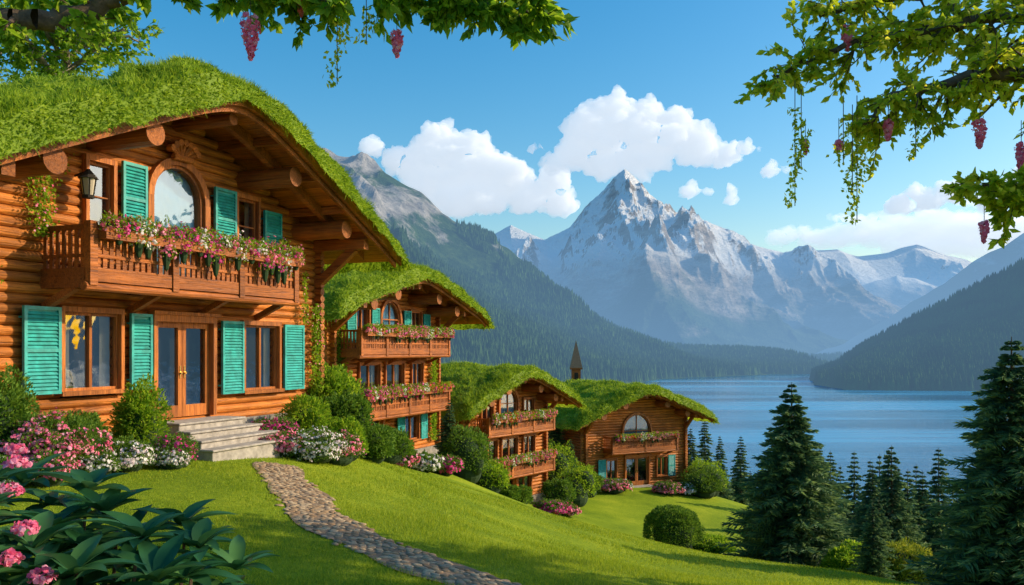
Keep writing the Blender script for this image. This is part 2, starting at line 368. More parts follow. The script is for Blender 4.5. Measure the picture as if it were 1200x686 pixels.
# ---------------------------------------------------------------- chalet
def chalet(name,loc,rotz,hw,depth,za,slope,L,over,openings,balconies,shutters,door,grass_t,nbl,blade,logr=.11,steps=None,round_a=.9,droop=.1):
    E=empty(name,loc,rotz)
    zr=lambda u: za-slope*(math.sqrt(u*u+round_a**2)-round_a)-droop*max(0,abs(u)-(L-1.3))**2
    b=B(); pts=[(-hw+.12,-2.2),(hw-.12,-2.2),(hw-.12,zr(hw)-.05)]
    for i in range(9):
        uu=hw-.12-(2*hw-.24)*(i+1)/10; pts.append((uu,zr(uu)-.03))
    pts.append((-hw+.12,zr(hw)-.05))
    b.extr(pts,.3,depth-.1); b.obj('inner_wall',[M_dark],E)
    ops=list(openings)
    if door: ops.append(dict(u0=door[0],u1=door[1],w0=0,w1=door[2]))
    b=B(); z=-.1
    while z<za:
        if z<zr(hw)-.05: half=hw
        else:
            half=0
            for q in np.linspace(hw,0,60):
                if zr(q)-.05>z: half=q;break
        if half<.2: break
        iv=[(-half,half)]
        for o in ops:
            if o['w0']-logr*.6<z<o['w1']+logr*.6-( .0):
                a0,a1=o['u0'],o['u1']
                if o.get('arch'):
                    r=(a1-a0)/2; cz=o['w1']-r
                    if z>cz:
                        if z-cz>=r: continue
                        c=(a0+a1)/2; q=math.sqrt(r*r-(z-cz)**2); a0,a1=c-q,c+q
                new=[]
                for (p,q) in iv:
                    if a1<=p or a0>=q: new.append((p,q))
                    else:
                        if a0>p: new.append((p,a0))
                        if a1<q: new.append((a1,q))
                iv=new
        ext=.28 if z<zr(hw)-.3 else 0
        for (p,q) in iv:
            if p==-half:p-=ext
            if q==half:q+=ext
            if q-p>.05: b.cyl((p,.05,z),(q,.05,z),logr*random.uniform(.95,1.05),logr*random.uniform(.95,1.05),n=12)
        z+=logr*1.92
    b.obj('log_wall',[M_log],E,smooth=False)
    b=B(); z=-.1-logr*.96
    while z<zr(hw)-.1:
        for sx in(-1,1): b.cyl((sx*(hw-.05),-.28,z),(sx*(hw-.05),depth,z),logr,n=8)
        z+=logr*1.92
    b.obj('side_log_wall',[M_logy],E)
    b=B(); b.quad_box(-hw-.1,hw+.1,-.16,depth,-2.4,-.16); b.obj('stone_plinth',[M_plinth],E)
    us=np.linspace(-L,L,61); b=B()
    y0=-over;y1=depth+.8
    for i in range(60):
        a,c=us[i],us[i+1];za_,zc=zr(a),zr(c)
        k=len(b.v); b.v+=[(a,y0,za_),(c,y0,zc),(c,y1,zc),(a,y1,za_),(a,y0,za_+.16),(c,y0,zc+.16),(c,y1,zc+.16),(a,y1,za_+.16)]
        for f in((0,3,2,1),(4,5,6,7),(0,1,5,4),(2,3,7,6)): b.f.append(tuple(k+q for q in f)); b.m.append(0)
    b.obj('roof_deck',[M_logy],E)
    b=B()
    def verge(y,th,hh,drop,LL,m=0):
        u2=np.linspace(-LL,LL,50)
        for i in range(49):
            a,c=u2[i],u2[i+1]; k=len(b.v)
            z1,z2=zr(a)-drop,zr(c)-drop
            b.v+=[(a,y,z1-hh),(c,y,z2-hh),(c,y+th,z2-hh),(a,y+th,z1-hh),(a,y,z1),(c,y,z2),(c,y+th,z2),(a,y+th,z1)]
            for f in((0,3,2,1),(4,5,6,7),(0,1,5,4),(2,3,7,6)): b.f.append(tuple(k+q for q in f)); b.m.append(m)
    verge(y0-.07,.09,.27,-.14,L+.02); verge(y0+.06,.09,.24,.02,L-.1); verge(y0+over*.45,.16,.26,.01,L*.93)
    b.obj('verge_boards',[M_beam],E)
    b=B()
    for t in (-.8,-.62,-.42,-.21,.21,.42,.62,.8):
        u=t*L; b.beam((u,y0+.2,zr(u)-.1),(u,y1-.1,zr(u)-.1),.12,.2)
    pr=.1*za/4+.05
    for t in (-.66,-.33,0,.33,.66):
        u=t*hw*1.25; q=pr*(1.1 if t else .62)
        b.cyl((u,y0+.35,zr(u)-q-.2),(u,.3,zr(u)-q-.2),q,n=14)
    for sx in(-1,1):
        u=sx*(hw-.05); b.beam((u,-.1,zr(u)-1.5),(u,y0+.7,zr(u)-.45),.2,.24); b.beam((u,.1,zr(u)-.35),(u,y0+.3,zr(u)-.35),.26,.3)
    b.obj('purlins',[M_beam],E)
    # grass
    nu,nv=150,60; S=np.linspace(-1,1,nu);T=np.linspace(-1,1,nv); SS,TT=np.meshgrid(S,T)
    Lg=L+.3; U=SS*Lg; Yc=(y0+y1)/2; Yh=(y1-y0)/2+.28; YY=Yc+TT*Yh
    zz=np.vectorize(zr)(U)
    edge=np.clip(1-np.abs(SS)**12,0,1)**.5*np.clip(1-np.abs(TT)**18,0,1)**.5
    lump=(fbm(U*1.3,YY*1.3,4,5)-.47)*grass_t*1.3
    rim=.32*(fbm(U*2.+3,YY*2.,3,9)-.2)
    Z=zz-.02-rim+(grass_t+rim+lump)*edge
    V=np.stack([U,YY,Z],-1).reshape(-1,3)
    i=np.arange((nv-1)*(nu-1)); r=i//(nu-1); c=i%(nu-1); a=r*nu+c; F=np.stack([a,a+1,a+nu+1,a+nu],1)
    tri=V[F]; nn=np.cross(tri[:,1]-tri[:,0],tri[:,3]-tri[:,0]); ar=np.linalg.norm(nn,axis=1); nn=unit(nn)
    wgt=ar*np.where(tri[:,0,1]<y0+.6,2.6,1)*np.where(tri[:,0,1]>depth*.8,.4,1)
    idx=rng.choice(len(F),nbl,p=wgt/wgt.sum())
    a_=rng.random((nbl,1));b_=rng.random((nbl,1)); q=tri[idx]
    P=q[:,0]*(1-a_)*(1-b_)+q[:,1]*a_*(1-b_)+q[:,2]*a_*b_+q[:,3]*(1-a_)*b_
    D=nn[idx]*.9+rng.normal(size=(nbl,3))*.6+[0,0,.05]
    D[:,2]-=np.where(nn[idx][:,2]<.6,.8,0)
    h=nbl//3
    tuft=(.5+1.1*vn(P[:,0]*1.7,P[:,1]*1.7,7))
    v,f=blade_arrays(P[:h*2]-nn[idx][:h*2]*.02,D[:h*2],blade*rng.uniform(.4,1.25,h*2)*tuft[:h*2],blade*.15)
    v2,f2=leaf_arrays(P[h*2:]-nn[idx][h*2:]*.01,D[h*2:]+rng.normal(size=D[h*2:].shape)*.4,blade*rng.uniform(.3,.7,nbl-h*2),blade*.28)
    combine('grass_roof',[(V,F,0),(v,f,0),(v2,f2,0)],[M_roofgrass],E)
    fr=B(); gl=B(); cu=B()
    for o in openings:
        u0,u1,w0,w1=o['u0'],o['u1'],o['w0'],o['w1']; t=o.get('t',.09); yf=-.13
        if o.get('arch'):
            r=(u1-u0)/2; c=(u0+u1)/2; cz=w1-r; n=14
            for (ra,rb,ya,yb) in ((r,r+t*1.9,yf-.06,.1),(r-t*.8,r,yf+.03,.1)):
                for i in range(n):
                    t0=math.pi*i/n;t1=math.pi*(i+1)/n
                    fr.extr([(c+ra*math.cos(t0),cz+ra*math.sin(t0)),(c+rb*math.cos(t0),cz+rb*math.sin(t0)),(c+rb*math.cos(t1),cz+rb*math.sin(t1)),(c+ra*math.cos(t1),cz+ra*math.sin(t1))],ya,yb)
                for sx in(-1,1):
                    a,b2=sorted((c+sx*ra,c+sx*rb)); fr.quad_box(a,b2,ya,yb,w0,cz)
            pts=[(c-r,w0),(c+r,w0)]+[(c+r*math.cos(math.pi*i/n),cz+r*math.sin(math.pi*i/n)) for i in range(n+1)]
            gl.poly([(p[0],.0,p[1]) for p in pts]); cu.poly([(p[0],.12,p[1]) for p in pts],1)  # sheet behind the arched pane carries the painted sky reflection
            if o.get('mull'): 
                fr.quad_box(c-.025,c+.025,-.06,.02,w0,w1); fr.quad_box(u0,u1,-.055,.02,cz-.025,cz+.025)
        else:
            fr.quad_box(u0-t,u1+t,yf-.05,.1,w1,w1+t*1.3); fr.quad_box(u0-t*1.4,u1+t*1.4,yf-.12,.1,w0-t,w0)
            fr.quad_box(u0-t,u0,yf-.047,.1,w0,w1); fr.quad_box(u1,u1+t,yf-.047,.1,w0,w1)
            nx=o.get('nx',2); nz=o.get('nz',1)
            fr.quad_box(u0,u0+.05,-.07,.03,w0,w1);fr.quad_box(u1-.05,u1,-.07,.03,w0,w1)
            fr.quad_box(u0+.05,u1-.05,-.068,.03,w0,w0+.06);fr.quad_box(u0+.05,u1-.05,-.068,.03,w1-.06,w1)
            for i in range(1,nx): 
                uu=u0+(u1-u0)*i/nx; fr.quad_box(uu-.035,uu+.035,-.066,.03,w0+.06,w1-.06)
            for i in range(1,nz):
                ww=w0+(w1-w0)*i/nz; fr.quad_box(u0+.05,u1-.05,-.055,.02,ww-.015,ww+.015)
            gl.poly([(u0,0,w0),(u1,0,w0),(u1,0,w1),(u0,0,w1)])
            wd=(u1-u0)
            for (a,c2) in((u0,u0+wd*.26),(u1-wd*.2,u1)):
                ns=8; prev=None
                for i in range(ns+1):
                    uu=a+(c2-a)*i/ns; yy=.16+.04*(i%2)
                    if prev: cu.poly([(prev[0],prev[1],w0),(uu,yy,w0),(uu,yy,w1),(prev[0],prev[1],w1)],0)
                    prev=(uu,yy)
    if door:
        u0,u1,w1=door[:3]; t=.12
        fr.quad_box(u0-t,u1+t,-.22,.1,w1,w1+.16); fr.quad_box(u0-t,u0,-.217,.1,0,w1); fr.quad_box(u1,u1+t,-.217,.1,0,w1)
        fr.quad_box(u0-t*1.6,u1+t*1.6,-.3,-.1,w1+.16,w1+.24)
        c=(u0+u1)/2
        for a,b2 in((u0,c-.008),(c+.008,u1)):
            fr.quad_box(a,a+.12,-.06,.02,.02,w1);fr.quad_box(b2-.12,b2,-.06,.02,.02,w1)
            fr.quad_box(a+.12,b2-.12,-.058,.02,w1-.14,w1);fr.quad_box(a+.12,b2-.12,-.058,.02,.02,.3)
            gl.poly([(a+.1,0,.26),(b2-.1,0,.26),(b2-.1,0,w1-.1),(a+.1,0,w1-.1)])
        for sx in(-1,1):
            fr.quad_box(c+sx*.07-.02,c+sx*.07+.02,-.075,-.06,.95,1.25,1); fr.cyl((c+sx*.07,-.12,1.08),(c+sx*.07,-.07,1.08),.03,n=8,m=1)
    fr.obj('window_frames',[M_trim,M_brass],E); gl.obj('window_panes',[M_glass],E); cu.obj('curtains_and_painted_sky',[M_curt,M_skyrefl],E)
    b=B()
    for(u0,u1,w0,w1) in shutters:
        f_=.07; ya,yb=-.24,-.17
        b.quad_box(u0,u0+f_,ya,yb,w0,w1);b.quad_box(u1-f_,u1,ya,yb,w0,w1)
        mid=(w0+w1)/2
        for c in(w0+f_/2,mid,w1-f_/2): b.quad_box(u0+f_,u1-f_,ya+.003,yb,c-f_/2,c+f_/2)
        b.quad_box(u0+f_,u1-f_,yb-.015,yb-.005,w0+f_,w1-f_)
        z=w0+f_+.04
        while z<w1-f_-.02:
            if abs(z-mid)>f_/2+.01:
                k=len(b.v); b.v+=[(u0+f_,ya+.015,z-.03),(u1-f_,ya+.015,z-.03),(u1-f_,yb-.016,z+.03),(u0+f_,yb-.016,z+.03),(u0+f_,ya+.005,z-.02),(u1-f_,ya+.005,z-.02),(u1-f_,yb-.026,z+.04),(u0+f_,yb-.026,z+.04)]
                for f in((0,3,2,1),(4,5,6,7),(0,1,5,4),(1,2,6,5),(2,3,7,6),(3,0,4,7)): b.f.append(tuple(k+q for q in f)); b.m.append(0)
            z+=.075
        b.quad_box(u0+.02,u0+.05,yb,-.05,w0+.2,w0+.24); b.quad_box(u0+.02,u0+.05,yb,-.05,w1-.24,w1-.2)
    if shutters: b.obj('shutters',[M_teal],E)
    for bi,(u0,u1,w0,w1,pr_) in enumerate(balconies):
        b=B()
        b.quad_box(u0,u1,-pr_,0,w0,w0+.12)
        b.quad_box(u0-.06,u1+.06,-pr_-.1,-pr_,w0-.12,w0+.16)
        b.quad_box(u0-.04,u1+.04,-pr_-.08,-pr_-.01,w0+.36,w0+.43)
        b.quad_box(u0-.06,u1+.06,-pr_-.11,-pr_+.02,w1-.1,w1)
        n=int((u1-u0)/.16)
        for i in range(n+1):
            u=u0+(u1-u0)*i/n; b.quad_box(u-.05,u+.05,-pr_-.06,-pr_-.03,w0+.16,w1-.1)
        for u in np.linspace(u0,u1,max(3,int((u1-u0)/1.6))):
            b.quad_box(u-.09,u+.09,-pr_-.13,-pr_+.04,w0-.2,w1+.06)
            b.quad_box(u-.1,u+.1,-pr_+.04,0,w0-.24,w0-.02)
            b.beam((u,-.05,w0-.6),(u,-pr_*.75,w0-.2),.14,.14)
        for uu in(u0-.04,u1+.04):
            b.quad_box(uu-.035,uu+.035,-pr_+.04,0,w1-.1,w1-.003); b.quad_box(uu-.03,uu+.03,-pr_+.04,0,w0+.36,w0+.42)
            for yy in np.linspace(-pr_+.12,-.12,max(2,int(pr_/.17))): b.quad_box(uu-.015,uu+.015,yy-.045,yy+.045,w0+.12,w1-.1)
            b.quad_box(uu-.05,uu+.05,-pr_+.001,0,w0-.1,w0+.15)
        b.cyl((u0-.15,-pr_-.02,w0-.22),(u1+.15,-pr_-.02,w0-.22),.09,n=10)
        b.quad_box(u0+.1,u1-.1,-pr_-.34,-pr_-.12,w1-.28,w1-.06)
        b.obj('balcony',[M_rail],E)
        parts=[]; ln_=u1-u0
        ncl=int(ln_/.26)
        big=nbl<60000
        lf=.09 if big else .06
        for i in range(ncl):
            u=u0+.1+(ln_-.2)*(i+.5)/ncl
            hang=random.choice([.1,.2,.6,.35,.15,.85 if not big else .4])
            rad=(random.uniform(.14,.2),.17,.13+hang*.5)
            p=bush_parts((u,-pr_-.27,w1+.03-hang*.42),rad,300,lf,M_pink,.36,lf*.5,.35,.4)
            col=random.choice([1,1,3,3,4,5])
            parts+=[(v,f,m if m==0 else col) for v,f,m in p]
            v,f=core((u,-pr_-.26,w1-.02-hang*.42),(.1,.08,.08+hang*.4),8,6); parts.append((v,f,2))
        combine('balcony_flowers',parts,[M_leafA,M_pink,M_corem,M_mag,M_red,M_white],E)
    if steps:
        b=B(); u0,u1,ns=steps
        for i in range(ns):
            b.quad_box(u0-.12*i,u1+.12*i,-.55-.42*(i+1),(-.2 if i==0 else -.55-.42*i),-.17*(i+1)-.6,-.03-.17*i-.05)
            b.quad_box(u0-.12*i-.04,u1+.12*i+.04,-.55-.42*(i+1)-.05,(-.2 if i==0 else -.55-.42*i-.05),-.03-.17*i-.05,-.03-.17*i)
        b.obj('entrance_steps',[M_stone],E,bevel=.012)
    return E,zr
W=lambda u0,u1,w0,w1,**k: dict(u0=u0,u1=u1,w0=w0,w1=w1,**k)
ang=math.atan2(.93,.37)
E1,zr1=chalet('log_chalet',(-8.1,20.5,-1.64),ang,5.8,9,7.35,.45,7.2,2.1,
 [W(-3.22,-1.78,.78,2.42,nx=2),W(2.38,3.82,.55,2.3,nx=2),W(-.84,.84,3.3,6.05,arch=True),W(-2.62,-1.98,4.2,5.65,nx=1,nz=2),W(2.1,2.9,4.2,5.65,nx=1,nz=2)],
 [(-3.6,2.95,3.1,4.1,1.25)],
 [(-4.2,-3.36,.75,2.5),(-1.55,-.93,.75,2.45),(1.42,2.24,.5,2.38),(3.98,4.9,.5,2.35),(-1.78,-1.08,4.2,5.8),(1.15,1.95,4.2,5.75),(3.1,3.85,4.2,5.45)],
 (-.75,1.1,2.3),.8,120000,.16,steps=(-.9,1.3,4),round_a=.8,droop=.04)
E2,_=chalet('log_chalet',(-6.15,42.6,-5.1),ang,5.2,9,8.6,.27,7.6,2.1,
 [W(-.9,.9,5.1,7.5,arch=True,mull=True),W(-3.2,-2.1,5.5,7.1),W(2.1,3.2,5.5,7.1),W(-2.9,-1.1,2.6,4.4,nx=2),W(-.5,1.3,2.4,4.4,nx=2),W(2.2,3.4,2.6,4.4),W(1.4,2.9,.4,1.9,nx=2)],
 [(-4.7,4.1,5.0,6.0,1.25),(-4.7,4.1,2.15,3.15,1.25)],
 [(-4.1,-3.35,5.4,7.1),(-1.95,-1.25,5.4,7.1),(1.2,1.95,5.4,7.1),(3.35,4.1,5.4,7.0),(.55,1.25,.35,1.9),(3.05,3.75,.35,1.9)],
 (-2.6,-.9,1.95),.7,50000,.22,steps=(-2.8,-.7,3),droop=.12)
E3,_=chalet('log_chalet',(-.3,54,-9.4),math.radians(53),4.1,9,7.8,.4,5.9,1.8,
 [W(-.9,.9,4.6,6.9,arch=True,mull=True),W(1.6,2.7,4.7,6.2),W(-2.7,-1.6,4.7,6.2),W(-2.8,-1.2,2.4,3.8),W(-.7,.9,2.2,3.8),W(1.6,2.8,2.4,3.8),W(1.0,2.4,.2,1.5),W(-2.6,-1.2,.2,1.5)],
 [(-3.3,3.5,4.4,5.3,1.1),(-3.3,3.5,1.75,2.65,1.1)],[],(-.7,.7,1.5),.6,36000,.24,droop=.06)
E4,_=chalet('log_chalet',(9.9,68,-10.75),math.radians(28),4.9,9,7.4,.4,6.5,1.8,
 [W(-1.3,1.3,3.7,5.6,arch=True,mull=True),W(2.0,2.9,.6,2.1),W(-2.9,-2.0,.6,2.1)],
 [(-3.1,3.1,2.95,4.0,1.2)],[(-3.75,-3.05,.5,2.2),(3.05,3.75,.5,2.2)],(-1.1,1.1,2.2),.6,36000,.26,steps=(-1.1,1.1,3),droop=.06)
# carved fan crest above the arched window
b=B()
for i in range(-3,4):
    t=i*.36; b.cyl((0,-.2,6.2),(math.sin(t)*.46,-.3,6.2+math.cos(t)*.36),.035,.065,n=6); b.cyl((math.sin(t)*.46,-.36,6.2+math.cos(t)*.37),(math.sin(t)*.46,-.2,6.2+math.cos(t)*.37),.085,n=10)
b.cyl((-.32,-.26,6.2),(.32,-.26,6.2),.07,n=8); b.obj('carved_crest',[M_logy],E1)
# lantern
b=B(); b.cyl((-2.95,-.12,5.25),(-2.95,-.5,5.32),.022,n=6)
b.cyl((-2.95,-.5,4.82),(-2.95,-.5,5.16),.1,.15,n=8,m=1); b.cyl((-2.95,-.5,5.16),(-2.95,-.5,5.36),.2,.03,n=8); b.cyl((-2.95,-.5,4.76),(-2.95,-.5,4.82),.12,.12,n=8)
for i in range(6):
    a=i*math.pi/3; b.cyl((-2.95+.105*math.cos(a),-.5+.105*math.sin(a),4.82),(-2.95+.155*math.cos(a),-.5+.155*math.sin(a),5.16),.012,n=4)
b.obj('wall_lantern',[M_dark,M_curt],E1)
def vines(E,lst,leaf,dn,fl=True):
    parts=[]
    for (u,w0,w1,wd) in lst:
        n=int((w1-w0)*dn*wd/.2); zz=rng.uniform(w0,w1,n); P=np.stack([u+rng.normal(size=n)*wd*(.5+vn(zz*2,zz*0+u,3)),-.2-rng.random(n)*.08,zz],1)
        v,f=leaf_arrays(P,rng.normal(size=(n,3))*.5+[0,-.6,-.5],leaf,leaf*.7); parts.append((v,f,0))
        if fl:
            P=P[::26]+[0,-.05,0]; v,f=disc_arrays(P,np.tile([0,-1.,.2],(len(P),1))+rng.normal(size=P.shape)*.3,.025); parts.append((v,f,1))
    combine('climbing_vine',parts,[M_leafA,M_pink],E)
vines(E1,[(-3.8,3.9,5.7,.2),(4.9,2.4,3.9,.08),(5.5,-.2,3.0,.16),(-5.2,2.5,3.6,.2),(3.9,4.2,4.8,.16)],.08,420)
vines(E2,[(-4.6,2.0,6.2,.22),(4.4,0.2,6.0,.18)],.13,380,False)
# spire tower behind chalet
b=B(); b.quad_box(-.4,.4,-.4,.4,0,11.2,0)
b.quad_box(-.55,.55,-.55,.55,11.2,11.35,0)
k=len(b.v); b.v+=[(-.55,-.55,11.35),(.55,-.55,11.35),(.55,.55,11.35),(-.55,.55,11.35),(0,0,13.9)]
for f in((0,1,4),(1,2,4),(2,3,4),(3,0,4)): b.f.append(tuple(k+q for q in f)); b.m.append(1)
b.quad_box(-.17,.17,-.42,-.4,10.1,10.9,2)
t=b.obj('spire_tower',[M_rail,simple('spire_roof',(.3,.16,.09),.6),M_dark]); t.location=(5.85,78,-13)
# ---------------------------------------------------------------- garden plants
bush('flowering_bush',-8.25,15.4,.68,.58,4200,.06,M_pink,.42,.03,thr=.48)
bush('flowering_bush',-7.9,14.5,.36,.3,1800,.05,M_pink,.35,.026)
bush('flowering_bush',-8.5,14.0,.45,.28,2400,.05,M_white,.42,.024)
bush('flowering_bush',-7.35,16.2,.45,.32,2600,.05,M_white,.4,.025)
bush('flowering_bush',-7.5,15.4,.35,.25,1800,.05,M_white,.3,.022)
bush('flowering_bush',-6.8,17.2,.42,.34,1800,.05,M_mag,.22,.025)
bush('flowering_bush',-6.75,16.9,.35,.22,1600,.045,M_white,.4,.024)
bush('shrub',-9.4,15.6,.6,1.0,3000,.08)
bush('shrub',-7.75,17.9,.42,.85,2800,.08,leafm=M_leafA,sub=6,noisy=.45)
bush('shrub',-8.4,16.6,.5,.55,2000,.07)
bush('shrub',-10.3,14.6,.7,.9,3000,.08)
bush('flowering_bush',-6.1,21.9,.55,.45,2600,.06,M_mag,.45,.03)
bush('flowering_bush',-5.7,21.0,.5,.32,2400,.055,M_pink,.5,.03)
bush('flowering_bush',-4.95,21.3,.7,.42,4200,.055,M_white,.36,.027)
bush('flowering_bush',-4.5,21.9,.6,.42,2800,.055,M_pink,.2,.028)
bush('shrub',-5.6,23.1,.6,.8,3000,.08,leafm=M_leafA)
bush('shrub',-4.6,23.6,.55,.6,2600,.08,leafm=M_leafA)
bush('shrub',-5.0,25.2,.8,.95,3600,.1)
bush('shrub',-5.6,26.2,.8,1.3,3600,.11,leafm=M_leafA)
bush('shrub',-4.2,25.6,.6,.6,2600,.09)
bush('shrub',-4.3,29.0,.8,.6,2600,.1)
for (x,y,r,h,t) in ((-4.6,35.8,.5,.4,M_pink),(-3.9,37.2,.7,.4,M_white),(-3.1,38.6,.65,.45,M_mag),(-5.8,34.6,.6,.5,None),(-6.9,33.5,.9,.8,None),(-2.3,43,1.1,1.5,None),
   (-1.35,46.5,1.05,1.0,None),(-.3,47.5,.6,.5,None),(.4,48.5,.7,.6,None),(2.3,50,.9,.4,M_mag),(3.2,51.5,.8,.4,M_pink),(2.9,55,1.0,1.0,None),(4.2,58,1.4,1.5,None),(3.2,60,1.2,2.2,None),
   (5.4,62,1.1,.9,None),(7.6,64.2,1.1,.55,M_pink),(8.2,64.9,.7,.5,M_white),(12.0,65.4,1.0,.5,M_pink),(13.4,66.2,.9,.5,M_white),(14.9,66.8,1.5,1.2,None),(15.8,69,1.5,1.6,None),(-3,50,1.2,1.6,None),(-2.2,47.4,.9,1.1,None)):
    bush('flowering_bush' if t else 'shrub',x,y,r,h,1800,.13,t,.42,.065,leafm=None if t else random.choice((M_bush,M_leafA)))
bush('round_topiary_bush',8.5,45,1.45,1.35,10000,.11,leafm=M_bush,sub=0,noisy=.1)
bush('yellow_shrub',15.6,34,1.3,1.2,4500,.13,leafm=M_bushY)
bush('shrub',13.2,33,1.0,.9,3500,.12,leafm=M_leafA)
bush('shrub',10.5,46,1.2,.5,2500,.13,leafm=M_leafA)
# ---------------------------------------------------------------- spruces
def spruce_mesh(name,Hh,R,nlev,nb,nsp,sw,seed):
    r_=np.random.default_rng(seed); P=[];D=[];Ls=[];tip=[]
    for i in range(nlev):
        t=(i+.3*r_.random())/nlev; z=Hh*(.05+.95*t); rad=R*((1-t)**.85)*(1-.25*max(0,.12-t)/.12)*r_.uniform(.82,1.15)+.04
        nbb=max(4,int(nb*(1-.55*t)))
        for j in range(nbb):
            a=2*math.pi*(j+r_.random()*.9)/nbb+i*1.3; ln_=rad*r_.uniform(.55,1.25)
            k=np.linspace(.12,1,nsp); dr=np.array([math.cos(a),math.sin(a)])
            zz=z-ln_*(.42*k**1.2)+ln_*.2*k**3+ (.35*t*ln_)
            px=dr[0]*ln_*k; py=dr[1]*ln_*k
            for sgn in(-1,1,0):
                sl=(.16+.24*(1-k))*ln_**.6*R**.3*r_.uniform(.7,1.2,nsp)
                th=a+sgn*r_.uniform(.6,1.1,nsp)
                P.append(np.stack([px,py,zz],1)); D.append(np.stack([np.cos(th),np.sin(th),r_.uniform(-.6,.05,nsp)+(.35 if sgn==0 else 0)],1)); Ls.append(sl); tip.append(k>.5)
    P=np.concatenate(P);D=np.concatenate(D);Ls=np.concatenate(Ls);tip=np.concatenate(tip)
    v,f=leaf_arrays(P,D,Ls,sw*r_.uniform(.7,1.3,len(P)))
    mi=np.where(tip&(r_.random(len(P))<.8),1,0)
    b=B(); b.tube([(0,0,-.6),(0,0,Hh*.5),(0,0,Hh)],[R*.075,R*.04,.012],n=8)
    tv=np.array(b.v); tf=[q for q in b.f if len(q)==4]
    V=np.concatenate([v,tv]); o=np_mesh(name,V,[f,np.array(tf)+len(v)],[M_needle,M_tip,M_bark],np.concatenate([mi,np.full(len(tf),2)]))
    return o
def put(o,x,y,s=1,dz=0,name=None,rot=None):
    c=o if name is None else link(bpy.data.objects.new(name,o.data))
    c.location=(x,y,Hs(x,y)+dz); c.scale=(s,s,s) if not isinstance(s,tuple) else s; c.rotation_euler=(0,0,random.random()*6.28 if rot is None else rot); return c
sA=spruce_mesh('spruce_tree',8.3,2.7,34,14,28,.075,1); put(sA,11.8,36)
sB=spruce_mesh('spruce_tree',8.6,3.1,34,15,32,.065,2); put(sB,14.4,24.6,.9)
sC=spruce_mesh('spruce_tree',7,1.75,28,11,18,.08,3); put(sC,18.9,42.5)
sD=spruce_mesh('spruce_tree',8,1.6,28,10,11,.12,4); put(sD,23.5,47,.95)
for (o,x,y,s) in((sC,16.4,45,.8),(sC,20.7,49,.85),(sD,19.4,52,.8),(sC,-3.2,43.6,.55),(sD,22.8,85,1.05),(sD,19.5,80,.85),(sC,24.6,88,.8),(sD,17.4,77,.95),(sC,15.9,76,.85),
   (sD,27,60,.8),(sC,17.2,40,.62),(sC,21.7,37,.7),(sD,23.5,38,.9),(sC,14.6,41,.6),(sC,4.4,64,.55),(sD,3.4,68,.9),(sD,1.0,66,.7),(sD,26,72,.9),(sD,5.5,74,.7),(sC,12.9,30.5,.45),(sD,18,56,.7),(sD,21,64,.8),(sC,24,30,.8),(sC,17.6,33,.6),(sD,20.4,44,.75),(sC,25,52,.9)):
    put(o,x,y,s,name='spruce_tree')
fo=empty('spruce_forest',(0,0,0)); cnt=0
sE=spruce_mesh('forest_spruce',8,1.7,20,8,7,.2,5); sE.parent=fo; sE.location=(34,75,Hs(34,75))
sF=spruce_mesh('forest_spruce_b',7,1.5,18,8,7,.2,6); sF.parent=fo; sF.location=(30,78,Hs(30,78))
while cnt<560:
    y=random.uniform(62,240); x=random.uniform(-.35,.75)*y
    if x<22 and y<88: continue
    z=Hs(x,y)
    if z<-57: continue
    if x<14 and y<100: continue
    o=random.choice((sE,sF)); c=link(bpy.data.objects.new('spruce',o.data),fo); s=random.uniform(.65,1.1); c.location=(x,y,z); c.scale=(s*1.1,s*1.1,s); c.rotation_euler=(0,0,random.random()*6.28); cnt+=1
# ---------------------------------------------------------------- lake
def water():
    m,nt,out=mat('lake_water'); g=N(nt,'ShaderNodeNewGeometry')
    mp=N(nt,'ShaderNodeMapping'); mp.inputs['Scale'].default_value=(.03,.1,1); nt.links.new(g.outputs['Position'],mp.inputs[0])
    n1=noise(nt,1,7,mp.outputs[0],.7); 
    mp2=N(nt,'ShaderNodeMapping'); mp2.inputs['Scale'].default_value=(.0012,.007,1); nt.links.new(g.outputs['Position'],mp2.inputs[0])
    n2=noise(nt,1,6,mp2.outputs[0])
    c=ramp(nt,[(.38,(.015,.14,.3)),(.62,(.07,.32,.55))],n2.outputs[0])
    p=N(nt,'ShaderNodeBsdfPrincipled'); p.inputs['Roughness'].default_value=.12; p.inputs['IOR'].default_value=1.33
    nt.links.new(mth(nt,'MULTIPLY',mth(nt,'SUBTRACT',n2.outputs[0],.35,clamp=True),.9),p.inputs['Roughness'])
    nt.links.new(c.outputs[0],p.inputs['Base Color']); nt.links.new(bump(nt,n1.outputs[0],.5,1.3),p.inputs['Normal']); nt.links.new(p.outputs[0],out.inputs[0]); return m
V=np.array([(-30000,-3000,-60),(30000,-3000,-60),(30000,40000,-60),(-30000,40000,-60)],float)
np_mesh('lake_water',V,[np.array([[0,1,2,3]])],[water()])
